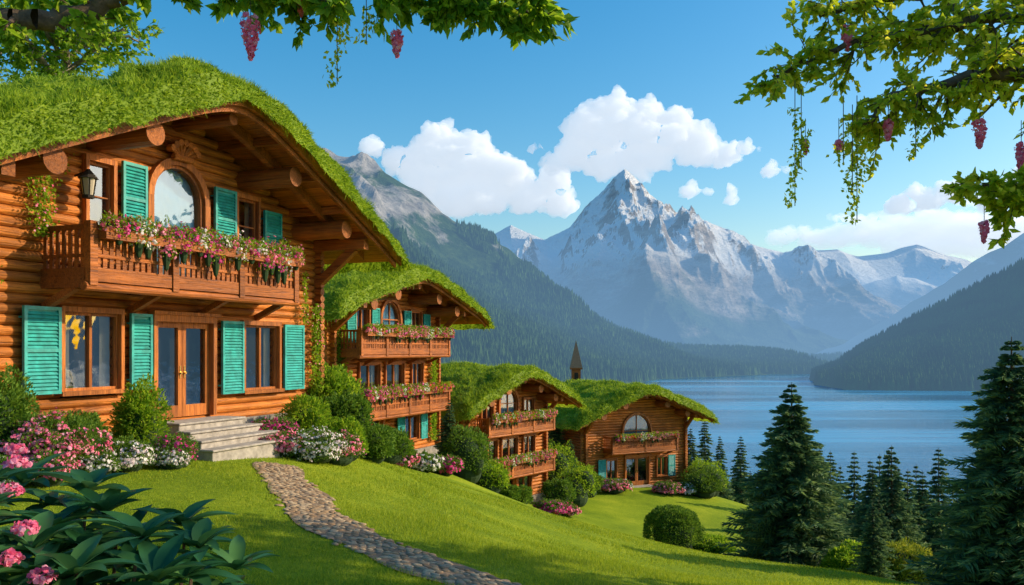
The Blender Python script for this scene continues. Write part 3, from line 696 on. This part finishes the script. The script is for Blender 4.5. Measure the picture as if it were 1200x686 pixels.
# ---------------------------------------------------------------- mountains
def hazy(name,kind,hz):
    """aerial perspective painted in as bluish emission by world position (distance from the origin, altitude)"""
    m,nt,out=mat(name); g=N(nt,'ShaderNodeNewGeometry'); sp=N(nt,'ShaderNodeSeparateXYZ'); nt.links.new(g.outputs['Position'],sp.inputs[0])
    sn=N(nt,'ShaderNodeSeparateXYZ'); nt.links.new(g.outputs['Normal'],sn.inputs[0])
    if kind=='peak':
        n1=noise(nt,.004,9,g.outputs['Position'],.7); n2=noise(nt,.0012,6,g.outputs['Position'],.65)
        mp=N(nt,'ShaderNodeMapping'); mp.inputs['Scale'].default_value=(.006,.002,.012); nt.links.new(g.outputs['Position'],mp.inputs[0]); n3=noise(nt,1,9,mp.outputs[0],.75)
        rock=ramp(nt,[(.33,(.1,.09,.085)),(.5,(.36,.31,.27)),(.66,(.66,.58,.5))],n3.outputs[0])
        sf=mth(nt,'ADD',mth(nt,'MULTIPLY',mth(nt,'SUBTRACT',sn.outputs[2],.56),8),mth(nt,'MULTIPLY',mth(nt,'SUBTRACT',n1.outputs[0],.42),9))
        alt=mth(nt,'MULTIPLY',mth(nt,'SUBTRACT',sp.outputs[2],560),.003,clamp=True)
        sf=mth(nt,'MULTIPLY',mth(nt,'MINIMUM',mth(nt,'MAXIMUM',sf,0),1),alt)
        c=mixc(nt,sf,rock.outputs[0],(.92,.93,.95))
        fo_=mth(nt,'ADD',mth(nt,'MULTIPLY',mth(nt,'SUBTRACT',520,sp.outputs[2]),.004),mth(nt,'MULTIPLY',mth(nt,'SUBTRACT',n2.outputs[0],.5),6),clamp=True)
        gr=ramp(nt,[(.35,(.03,.07,.05)),(.65,(.09,.14,.08))],n1.outputs[0])
        c=mixc(nt,fo_,c,gr.outputs[0]); bh=n3.outputs[0]; bd=120
    elif kind=='mid':
        n1=noise(nt,.02,8,g.outputs['Position'],.75); n2=noise(nt,.0035,7,g.outputs['Position'],.7)
        rock=ramp(nt,[(.3,(.13,.12,.12)),(.5,(.32,.3,.28)),(.7,(.54,.5,.46))],n1.outputs[0])
        gr=ramp(nt,[(.35,(.015,.04,.015)),(.5,(.035,.075,.022)),(.7,(.08,.13,.035))],n1.outputs[0])
        ra=mth(nt,'ADD',mth(nt,'MULTIPLY',mth(nt,'SUBTRACT',sp.outputs[2],410),.006),mth(nt,'MULTIPLY',mth(nt,'SUBTRACT',n2.outputs[0],.5),12),clamp=True)
        c=mixc(nt,ra,gr.outputs[0],rock.outputs[0]); bh=n1.outputs[0]; bd=22
    else:
        n1=noise(nt,.012,8,g.outputs['Position'],.75)
        c=ramp(nt,[(.35,(.015,.045,.018)),(.65,(.07,.13,.035))],n1.outputs[0]).outputs[0]; bh=n1.outputs[0]; bd=8
    d=N(nt,'ShaderNodeBsdfDiffuse'); nt.links.new(c,d.inputs[0]); nt.links.new(bump(nt,bh,.9,bd),d.inputs['Normal'])
    em=N(nt,'ShaderNodeEmission'); em.inputs[0].default_value=(.27,.51,.82,1); em.inputs[1].default_value=.95  # haze painted as a bluish glow blended over the surface colour
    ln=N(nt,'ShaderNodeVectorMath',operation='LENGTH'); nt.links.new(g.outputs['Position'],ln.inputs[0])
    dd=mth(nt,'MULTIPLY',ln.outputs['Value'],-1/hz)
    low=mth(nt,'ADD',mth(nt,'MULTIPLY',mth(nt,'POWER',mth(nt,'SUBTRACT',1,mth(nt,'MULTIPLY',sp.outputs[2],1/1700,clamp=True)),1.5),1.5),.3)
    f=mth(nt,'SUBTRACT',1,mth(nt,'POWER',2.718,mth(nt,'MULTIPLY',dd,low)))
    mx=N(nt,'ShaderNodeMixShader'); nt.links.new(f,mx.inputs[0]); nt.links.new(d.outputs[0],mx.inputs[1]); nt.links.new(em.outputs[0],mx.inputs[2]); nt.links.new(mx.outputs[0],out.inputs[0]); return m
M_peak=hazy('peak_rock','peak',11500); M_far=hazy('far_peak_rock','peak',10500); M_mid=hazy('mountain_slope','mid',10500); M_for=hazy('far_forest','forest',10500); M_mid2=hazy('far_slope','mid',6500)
def ridge_from(pts,Y):
    a=np.array(pts,float); return (a[:,0]-600)/1000*Y,(410-a[:,1])/1000*Y+60
rx,rz=ridge_from([(100,330),(300,320),(450,300),(540,290),(575,272),(600,260),(640,278),(665,266),(690,236),(706,220),(718,206),(730,197),(742,206),(760,225),(790,245),(825,256),(850,264),(880,280),(915,290),(950,303),(1000,325),(1060,350),(1150,385),(1300,420)],9000)
def Hpeak(X,Y):
    xw=X+(fbm(X/500,Y/500,5,1)-.5)*120
    e=np.interp(xw,rx,rz); yr=9000+np.interp(X,[-5000,0,1160,3000,6000],[200,300,0,300,900])
    Wd=1900+e*1.35
    t=(yr-Y)/Wd
    t=np.where(t<0,-t*1.6,t); t=np.clip(t,0,1)
    R=ridged(X/1300+.3*fbm(X/900,Y/900,3,2),Y/2600,8,3)
    R2=ridged(X/480,Y/900,7,11)
    pr=(1-t)**1.3
    z=e*pr+ (R-.42)*e*.8*np.clip(t*3.2,0,1)*(1-t)**.8 + (R2-.4)*e*.26*(1-t)*(.1+np.clip(t*4.5,0,.9))
    return z-62
V,F=grid(np.linspace(-4200,6500,800),np.linspace(4600,10400,380),Hpeak)
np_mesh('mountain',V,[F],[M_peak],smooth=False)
r2x,r2z=ridge_from([(700,380),(800,350),(900,312),(940,296),(975,292),(1000,300),(1040,296),(1075,288),(1110,302),(1150,316),(1200,328),(1300,340),(1400,350)],15000)
def Hfar(X,Y):
    e=np.interp(X+(fbm(X/900,Y/900,4,1)-.5)*500,r2x,r2z); t=np.clip(np.abs(15000-Y)/(2000+e*1.2),0,1)
    return e*(1-t)**1.3+(ridged(X/1800,Y/2200,6,5)-.4)*e*.5*np.clip(.12+t*3,0,1)*(1-t)-62
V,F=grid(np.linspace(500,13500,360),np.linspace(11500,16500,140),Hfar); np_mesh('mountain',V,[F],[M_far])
r4x,r4z=ridge_from([(820,400),(880,370),(930,338),(965,326),(1000,336),(1050,322),(1100,335),(1150,352),(1250,380),(1400,400)],11000)
def Hfar2(X,Y):
    e=np.interp(X+(fbm(X/600,Y/600,4,7)-.5)*350,r4x,r4z); t=np.clip(np.abs(11000-Y)/(1200+e*1.2),0,1)
    return e*(1-t)**1.2+(ridged(X/1300,Y/1500,6,8)-.4)*e*.5*np.clip(.1+t*3,0,1)*(1-t)-62
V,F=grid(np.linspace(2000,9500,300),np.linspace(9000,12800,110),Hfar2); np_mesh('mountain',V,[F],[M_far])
lx=np.array([-4200,-3000,-1900,-1300,-900,-700,-598,-500,-432,-320,-196,-90,0,120,240,380,496,620,760,900]); lz=np.array([560,620,690,720,720,700,650,620,580,530,440,370,300,205,112,40,6,-2,-8,-12])+62
def Hleft(X,Y):
    xw=X+(fbm(X/260,Y/260,5,4)-.5)*150
    e=np.interp(xw+ (2750-Y)*-.12,lx,lz); yr=2750; Wd=700+e*1.7
    t=np.clip(np.where(Y<yr,(yr-Y)/Wd,(Y-yr)/(Wd*.8)),0,1)
    R=ridged(X/560+Y/1300,Y/1100,6,7)
    R2=ridged(X/170,Y/260,6,13)
    z=e*(1-t)**1.1+(R-.42)*e*.75*np.clip(t*4+.06,0,1)*(1-t)+(R2-.4)*75*np.clip((e-150)/400,0,1)*(1-t)
    near=np.clip((-X-100)/900,0,1)*55*np.clip((1800-Y)/1000,0,1)
    return z+near-68+6*fbm(X/60,Y/60,4,2)
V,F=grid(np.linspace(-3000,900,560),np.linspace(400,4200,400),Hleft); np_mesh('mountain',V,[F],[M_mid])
def Hright(X,Y):
    e=np.interp(X/np.maximum(Y,1)*1000+600+(fbm(X/200,Y/200,4,6)-.5)*25,[0,945,980,1010,1050,1100,1150,1200,1300,1500,2500],[0,0,8,20,40,70,100,126,190,275,370])
    t=np.clip(np.where(Y<1750,(1750-Y)/520,(Y-1750)/700),0,1)
    R=ridged(X/400,Y/400,6,9)
    return e*1.75*(1-t)**.9*.95+ (R-.4)*e*.5*np.clip(t*3,0,1)*(1-t)+26*np.clip(e/20,0,1)*(1-t)-66+4*fbm(X/40,Y/40,3,2)
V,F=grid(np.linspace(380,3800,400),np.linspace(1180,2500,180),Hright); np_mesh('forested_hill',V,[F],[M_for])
r3x,r3z=ridge_from([(930,416),(960,412),(1000,396),(1050,366),(1100,335),(1150,303),(1200,270),(1300,215),(1500,160)],4200)
def Hr2(X,Y):
    e=np.interp(X+(fbm(X/300,Y/300,4,8)-.5)*200,r3x,r3z); t=np.clip(np.abs(4200-Y)/(600+e*.9),0,1)
    return e*(1-t)**1.1+(ridged(X/700,Y/700,6,4)-.42)*e*.5*np.clip(t*4+.1,0,1)*(1-t)-64
V,F=grid(np.linspace(1200,5600,320),np.linspace(2900,5200,160),Hr2); np_mesh('mountain',V,[F],[M_mid2])
def Hshore(X,Y): return -64+np.clip((fbm(X/900,Y/700,5,2)-.38)*170,0,40)*np.clip((Y-3000-500*vn(X/700,Y*0,5))/500,0,1)
V,F=grid(np.linspace(200,2600,300),np.linspace(2900,6200,140),Hshore); np_mesh('far_shore',V,[F],[M_for])
def cones(name,xr,yr,n,hf,hmin,hmax,zr_):
    x=rng.uniform(*xr,n);y=rng.uniform(*yr,n); z=hf(x,y)
    ok=(z>-59)&(z<zr_(x,y)); ok&=(np.abs(x/y)<.9)
    x=x[ok];y=y[ok];z=z[ok]; n=len(x); h=rng.uniform(hmin,hmax,n); r=h*rng.uniform(.2,.3,n); k=5
    A=rng.random(n)*6; vs=[]
    for i in range(k): vs.append(np.stack([x+r*np.cos(A+i*2*math.pi/k),y+r*np.sin(A+i*2*math.pi/k),z-h*.05],1))
    vs.append(np.stack([x,y,z+h],1)); V=np.stack(vs,1).reshape(-1,3); b0=np.arange(n)*6
    F=np.concatenate([np.stack([b0+i,b0+(i+1)%k,b0+5],1) for i in range(k)]); np_mesh(name,V,[F],[M_for])
cones('distant_spruce_forest',(-1500,850),(900,2900),90000,Hleft,14,26,lambda x,y:290+170*(fbm(x/140,y/140,5,3)-.5)*3)
cones('distant_spruce_forest',(380,2100),(1180,1900),50000,Hright,13,24,lambda x,y:2000+x*0)
cones('distant_spruce_forest',(300,2200),(3000,5000),14000,Hshore,16,30,lambda x,y:2000+x*0)
# ---------------------------------------------------------------- clouds: closed meshes filled with scattering vapour plus an added glow
def cloud_mat(name,dens,em):
    m,nt,out=mat(name)
    s=N(nt,'ShaderNodeVolumeScatter'); s.inputs['Color'].default_value=(1,1,1,1); s.inputs['Density'].default_value=dens; s.inputs['Anisotropy'].default_value=0.
    e=N(nt,'ShaderNodeEmission'); e.inputs[0].default_value=(.76,.87,1,1); e.inputs[1].default_value=dens*em  # bluish self-glow stands in for repeated scattering inside the cloud
    ad=N(nt,'ShaderNodeAddShader'); nt.links.new(s.outputs[0],ad.inputs[0]); nt.links.new(e.outputs[0],ad.inputs[1]); nt.links.new(ad.outputs[0],out.inputs['Volume']); return m
M_cloud=cloud_mat('cloud_vapour',.0075,.47); M_wisp=cloud_mat('thin_cloud_vapour',.0017,.55)
tex=bpy.data.textures.new('cloud_noise','CLOUDS'); tex.noise_scale=420; tex.noise_depth=4
tex2=bpy.data.textures.new('cloud_noise_fine','CLOUDS'); tex2.noise_scale=130; tex2.noise_depth=5
def cloud(lobes,Y,seed,mt=None,flat=1.):
    r_=random.Random(seed); sph=[]
    for (px,py,rp) in lobes:
        c=Vector(((px-600)/1000*Y,Y,(410-py)/1000*Y)); r=rp/1000*Y; sph.append((c,r))
        for i in range(9):
            d=Vector((r_.gauss(0,1),r_.gauss(0,1)*.7,abs(r_.gauss(0,1))*.9*flat-.15)).normalized(); sph.append((c+d*r*.8,r*r_.uniform(.25,.5)))
    vs=[];fs=[];off=0
    c0=sph[0][0]
    for c,r in sph:
        v,f=core(tuple(c-c0),(r,r,r*.85*flat)); v=v.copy(); lo=c.z-c0.z-r*.45; v[:,2]=np.where(v[:,2]<lo,lo+(v[:,2]-lo)*.3,v[:,2])
        vs.append(v);fs.append(f+off);off+=len(v)
    o=np_mesh('cloud',np.concatenate(vs),[np.concatenate(fs)],[mt or M_cloud]); o.location=c0
    m=o.modifiers.new('r','REMESH'); m.mode='VOXEL'; m.voxel_size=40; m.use_smooth_shade=True
    for tx_,st in((tex,400),(tex2,220)):
        d=o.modifiers.new('d','DISPLACE'); d.texture=tx_; d.strength=st; d.texture_coords='LOCAL'; d.mid_level=.48
    return o
cloud([(748,155,38),(718,136,27),(698,162,34),(672,180,25),(785,162,34),(818,175,27),(852,181,18),(648,190,14),(755,186,30),(710,194,26),(690,135,16)],13000,1)
cloud([(515,180,34),(550,200,36),(498,200,27),(590,212,32),(468,188,18),(436,176,12),(622,233,24),(654,241,19),(560,230,32),(525,233,32),(500,223,28),(648,215,18)],14500,2)
cloud([(908,198,8),(922,200,6)],13000,4); cloud([(880,172,7),(890,176,5)],13000,5); cloud([(628,173,4),(636,172,3)],13000,5); cloud([(814,222,9),(828,226,8)],13500,6); cloud([(862,232,6),(858,224,5)],13500,6)
cloud([(1080,232,16),(1108,227,14),(1052,238,11),(1090,240,14)],15500,7)
for i,(px,py,rr_) in enumerate([(990,276,30),(1060,266,36),(1130,266,42),(1200,270,48),(930,274,18),(1100,286,40)]):
    cloud([(px,py,rr_),(px+rr_,py+6,rr_*.7),(px-rr_,py+4,rr_*.7)],19500,20+i,M_wisp,.45)
cloud([(1190,225,18),(1215,215,24),(1160,236,10)],15500,9)
# ---------------------------------------------------------------- broadleaf trees
def grow(b,parts_P,parts_D,path,r0,r1,ntw,twl,droop=.3,seed=0,leaves=16,spread=1.0):
    r_=random.Random(seed); path=[Vector(p) for p in path]; n=len(path)
    pts=[]
    for i in range(n-1):
        p0=path[max(i-1,0)];p1=path[i];p2=path[i+1];p3=path[min(i+2,n-1)]
        for k in range(6):
            t=k/6; pts.append(.5*((2*p1)+(p2-p0)*t+(2*p0-5*p1+4*p2-p3)*t*t+(3*p1-p0-3*p2+p3)*t**3)+Vector((r_.gauss(0,1),r_.gauss(0,1),r_.gauss(0,1)))*.02)
    pts.append(path[-1]); m=len(pts); rs=[r0+(r1-r0)*i/(m-1) for i in range(m)]
    b.tube(pts,rs,8)
    for q in range(ntw):
        t=r_.uniform(.08,1); i=min(int(t*(m-1)),m-2); p=pts[i]; d=(pts[i+1]-pts[i]).normalized()
        side=Vector((r_.gauss(0,1),r_.gauss(0,1),r_.gauss(0,.7))).normalized(); dr=(d*.6+side*spread).normalized()
        L=twl*r_.uniform(.5,1.2)*(1.1-.4*t); tw=[p]
        for k in range(5):
            dr=(dr+Vector((r_.gauss(0,.18),r_.gauss(0,.18),r_.gauss(0,.12)-droop*.25))).normalized(); tw.append(tw[-1]+dr*L/5)
        b.tube(tw,[max(.004,rs[i]*.35)*(1-k*.17) for k in range(6)],5)
        for sub in range(3):
            j=r_.randint(1,4); d2=(dr+Vector((r_.gauss(0,1),r_.gauss(0,1),r_.gauss(0,.6)-droop))).normalized(); s0=tw[j]; e=s0+d2*L*.45
            b.tube([s0,e],[.006,.003],4)
            for k in range(leaves):
                f=(k+.5)/leaves; parts_P.append(s0.lerp(e,f)); parts_D.append(d2+Vector((r_.gauss(0,.7),r_.gauss(0,.7),r_.gauss(0,.5)-.25)))
        for k in range(leaves):
            f=.25+.75*k/leaves; j=min(int(f*5),4); parts_P.append(tw[j].lerp(tw[j+1],f*5-j)); parts_D.append(dr+Vector((r_.gauss(0,.8),r_.gauss(0,.8),r_.gauss(0,.5)-.2)))
def finish(name,b,P,D,leaf,mat_,bark):
    E=empty(name,(0,0,0)); b.obj('trunk_and_limbs',[bark],E,smooth=True)
    P=np.array([tuple(p) for p in P]);D=np.array([tuple(p) for p in D])
    v,f=leaf_arrays(P,D,leaf*rng.uniform(.6,1.25,len(P)),leaf*.6); combine('leaves',[(v,f,0)],[mat_],E); return E
def blossom(E,x,y,z,L,r,name='hanging_blossom'):
    n=int(190*L/.3); t=rng.random(n); a=rng.random(n)*6.28; rr=r*(1-t)**.6*np.minimum(1,t*6+.35)*rng.uniform(.6,1.15,n)
    P=np.stack([x+np.cos(a)*rr,y+np.sin(a)*rr,z-t*L],1); v,f=disc_arrays(P,np.stack([np.cos(a),np.sin(a),a*0-.2],1)+rng.normal(size=(n,3))*.6,.019*rng.uniform(.6,1.4,n))
    st=B(); st.cyl((x,y,z+.25),(x,y,z-L*.9),.004,n=4); sv=np.array(st.v); sf=np.array([q for q in st.f if len(q)==4])
    combine(name,[(v,f,0),(sv,sf,1)],[M_pink,M_bark],E)
def strand(E,x,y,z,L,name='hanging_vine'):
    n=int(L*150); t=rng.random(n); P=np.stack([x+rng.normal(size=n)*.035+.05*np.sin(t*5),y+rng.normal(size=n)*.035,z-t*L],1)
    v,f=leaf_arrays(P,rng.normal(size=(n,3))*.6+[0,0,-.5],.06,.035)
    st=B(); st.cyl((x,y,z+.3),(x,y,z-L),.005,n=4); sv=np.array(st.v); sf=np.array([q for q in st.f if len(q)==4]); combine(name,[(v,f,0),(sv,sf,1)],[M_leafY,M_bark],E)
b=B();P=[];D=[]
b.tube([(-8.2,6.6,-2.8),(-8.0,6.7,-.5),(-7.8,6.8,1.6),(-7.6,6.9,2.6)],[.42,.33,.28,.24],12)
grow(b,P,D,[(-7.6,6.9,2.6),(-6,7.6,3.0),(-5.0,8,3.12),(-4.3,8.2,3.2),(-3.5,8.4,3.6),(-2.2,8.6,4.1),(-.9,8.7,4.15)],.14,.05,10,.7,.2,1,8)
grow(b,P,D,[(-3.5,8.4,3.62),(-2.6,8.3,3.68),(-1.7,8.2,3.52),(-1.0,8.2,3.46),(-.35,8.2,3.38),(.25,8.2,3.22)],.04,.01,50,.5,.5,2,10)
grow(b,P,D,[(-.9,8.7,4.1),(-.3,8.6,3.85),(.1,8.5,3.6),(.42,8.5,3.35)],.04,.01,28,.45,.6,3,10)
grow(b,P,D,[(-2.9,8.4,3.8),(-2.5,8.3,3.6),(-2.1,8.2,3.45),(-1.75,8.1,3.3)],.025,.008,15,.4,.6,4,9)
grow(b,P,D,[(-5.0,8,3.3),(-4.2,8.6,3.6),(-3.6,8.8,3.66),(-2.9,9,3.72)],.03,.01,14,.4,.5,5,8)
ET=finish('overhanging_tree',b,P,D,.14,M_leafA,M_bark)
blossom(ET,-2.48,8.1,3.18,.42,.1); blossom(ET,-1.1,8.15,3.05,.25,.06); blossom(ET,-2.05,8.3,3.45,.2,.05); blossom(ET,-1.8,8.2,3.4,.15,.04)
strand(ET,-1.68,8.2,3.3,.75)
strand(ET,-1.4,8.2,3.3,.35)
b=B();P=[];D=[]
b.tube([(9.2,8.2,-4),(8.9,8.4,-1),(8.5,8.7,1.5),(8.0,9,3.0)],[.5,.4,.33,.28],12)
grow(b,P,D,[(8.0,9,3.0),(6.8,9.2,2.75),(5.9,9.3,2.95),(5.2,9.3,3.0),(4.6,9.3,2.85),(4.1,9.3,2.72),(3.85,9.3,2.45)],.12,.02,64,.7,.15,11,12)
grow(b,P,D,[(8.0,9,3.0),(6.6,9.6,3.6),(5.6,9.8,3.8),(4.6,9.8,3.65),(3.7,9.8,3.45),(3.0,9.8,3.15)],.1,.015,70,.75,.25,12,12)
grow(b,P,D,[(8.0,9,3.2),(6.8,9.8,4.2),(5.6,9.9,4.2),(4.4,10,4.1),(3.6,10,3.9)],.1,.02,60,.75,.3,13,12)
grow(b,P,D,[(8.3,8.9,2.2),(7.0,9,1.8),(6.2,9,1.75),(5.5,9,1.75),(4.8,9,1.72)],.05,.01,46,.5,.15,14,12)
grow(b,P,D,[(8.2,8.8,2.4),(7.0,9,2.2),(6.0,9,1.9),(5.2,9,1.5)],.04,.01,24,.5,.3,15,10)
ER=finish('overhanging_tree',b,P,D,.11,M_leafY,M_bark)
for (x,y,z,L,r) in((3.85,9.8,3.72,.28,.07),(4.1,9.3,2.5,.22,.06),(5.1,9.3,2.5,.3,.08),(3.3,9.6,2.35,.15,.04),(4.98,9,1.35,.22,.05),(3.6,9.4,2.3,.12,.04),(5.55,9.3,2.25,.35,.06)): blossom(ER,x,y,z,L,r)
strand(ER,3.15,9.5,2.7,1.1);strand(ER,3.22,9.5,2.6,.6);strand(ER,3.8,9.4,2.5,1.1);strand(ER,3.75,9.4,2.4,.7);strand(ER,3.65,9.4,2.5,.45);strand(ER,4.4,9.3,2.6,.5)
def big_tree(name,x,y,h,R,seed,leaf=.24,mat_=M_leafA,bark=M_barkl,tmin=.5,nl=16,lv=10):
    r_=random.Random(seed); z0=Hs(x,y); b=B();P=[];D=[]
    b.tube([(x,y,z0-.5),(x+.1,y,z0+h*.35),(x-.1,y,z0+h*.65),(x,y,z0+h*.9)],[.4,.3,.22,.08],12)
    for i in range(nl):
        t=r_.uniform(tmin,.97); a=i*2.4+r_.random(); l=R*(1.15-t*.7)*r_.uniform(.8,1.15); s=Vector((x,y,z0+h*t))
        d=Vector((math.cos(a),math.sin(a),r_.uniform(.05,.5)))
        grow(b,P,D,[s,s+d*l*.4,s+d*l*.75+Vector((0,0,.2)),s+d*l],.11,.03,16,R*.32,.25,seed*50+i,lv)
    return finish(name,b,P,D,leaf,mat_,bark)
big_tree('leafy_tree',-17.2,33,16.6,5.4,3)
big_tree('leafy_tree',-25,37,18,6,5)
# garden trees standing beyond the right edge of the view; they throw the dappled shade on the lawn
big_tree('leafy_tree',13.2,11.3,12.3,5.6,8,.24,M_leafA,M_barkl,.55,18,8)
big_tree('leafy_tree',15.5,7.5,12.5,5.6,9,.24,M_leafA,M_barkl,.5,18,8)
# ---------------------------------------------------------------- foreground rhododendron
def bigleaf(p,d,L,Wd,up,V,F):
    d=d.normalized(); s=d.cross(up).normalized(); u=s.cross(d).normalized(); n=6; o=len(V)
    for i in range(n+1):
        t=i/n; w=Wd*math.sin(math.pi*min(1,t*.93+.07))**.8*.5; c=p+d*L*t-u*L*.35*t*t+u*L*.1*t
        V.append(c-s*w+u*w*.45); V.append(c); V.append(c+s*w+u*w*.45)
    for i in range(n):
        for k in(0,1): F.append((o+i*3+k,o+i*3+k+1,o+i*3+3+k+1,o+i*3+3+k))
rr=random.Random(5); E=empty('rhododendron_bush',(0,0,0)); V=[];F=[];b=B()
for (x,y,top) in [(-3.1,5.1,-.85),(-2.8,5.6,-.95),(-2.5,5.4,-1.05),(-2.95,4.6,-.95),(-2.6,4.7,-1.1),(-2.25,5.1,-1.15),(-1.95,5.2,-1.22),(-2.3,4.6,-1.2),(-2.15,5.6,-1.15),(-2.8,5.2,-1.1),(-3.3,5.3,-.85),(-3.4,4.8,-.8),(-2.6,5.1,-1.2),(-2.0,4.8,-1.3),(-1.75,5.4,-1.4),(-3.2,5.8,-.9)]:
    b.tube([(x-.1,y,-2.6),(x,y,top-.1)],[.02,.01],5)
    for lv in range(4):
        c=Vector((x+rr.gauss(0,.04),y+rr.gauss(0,.04),top-lv*.15))
        for i in range(9):
            a=i*.7+rr.random()*.5+lv; d=Vector((math.cos(a),math.sin(a),rr.uniform(.15,1.1)-.22*lv)); bigleaf(c,d,rr.uniform(.22,.4),rr.uniform(.09,.14),Vector((0,0,1)),V,F)
me=bpy.data.meshes.new('leaves'); me.from_pydata([tuple(v) for v in V],[],F); me.materials.append(M_hosta); me.polygons.foreach_set('use_smooth',[True]*len(F)); link(bpy.data.objects.new('leaves',me),E)
b.obj('stems',[M_bark],E)
parts=[]
for (x,y,z) in((-2.85,4.85,-.82),(-2.62,4.6,-.98),(-2.6,4.4,-1.1),(-2.9,5.0,-.68),(-2.45,4.45,-1.2),(-3.2,5.5,-.66)):
    d=rsph(80); d[:,2]=np.abs(d[:,2]); v,f=disc_arrays(np.array([x,y,z])+d*[.07,.07,.06]*rng.uniform(.6,1.1,(80,1)),d+rng.normal(size=d.shape)*.7,.015*rng.uniform(.6,1.4,80)); parts.append((v,f,0))
combine('pink_blossoms',parts,[M_pink],E)
# ---------------------------------------------------------------- light, sky, camera
Sd=Vector((.97,.12,.0)).normalized(); el=math.radians(26); S=Vector((Sd.x*math.cos(el),Sd.y*math.cos(el),math.sin(el)))
sun=bpy.data.lights.new('sun','SUN'); sun.energy=5; sun.angle=math.radians(.5); sun.color=(1,.83,.56)
so=bpy.data.objects.new('sun',sun); link(so); so.rotation_euler=(-S).to_track_quat('-Z','Y').to_euler()
w=bpy.data.worlds.new('World'); scene.world=w; w.use_nodes=True; nt=w.node_tree; bg=nt.nodes['Background']
sky=nt.nodes.new('ShaderNodeTexSky'); sky.sky_type='NISHITA'; sky.sun_disc=False; sky.sun_elevation=el; sky.sun_rotation=math.atan2(S.x,S.y); sky.air_density=1.2; sky.dust_density=1.6; sky.ozone_density=2.5; sky.altitude=200
hs=nt.nodes.new('ShaderNodeHueSaturation'); hs.inputs['Saturation'].default_value=1.5; hs.inputs['Value'].default_value=1.25; hs.inputs['Hue'].default_value=.492
nt.links.new(sky.outputs[0],hs.inputs['Color'])
nt.links.new(hs.outputs[0],bg.inputs[0]); bg.inputs[1].default_value=.15
cam=bpy.data.cameras.new('camera'); cam.lens=30; cam.sensor_width=36; cam.shift_y=67/1200; cam.clip_start=.1; cam.clip_end=60000
co=bpy.data.objects.new('camera',cam); co.rotation_euler=(math.pi/2,0,0); link(co); scene.camera=co
scene.view_settings.view_transform='Standard'; scene.view_settings.look='None'; scene.view_settings.exposure=0
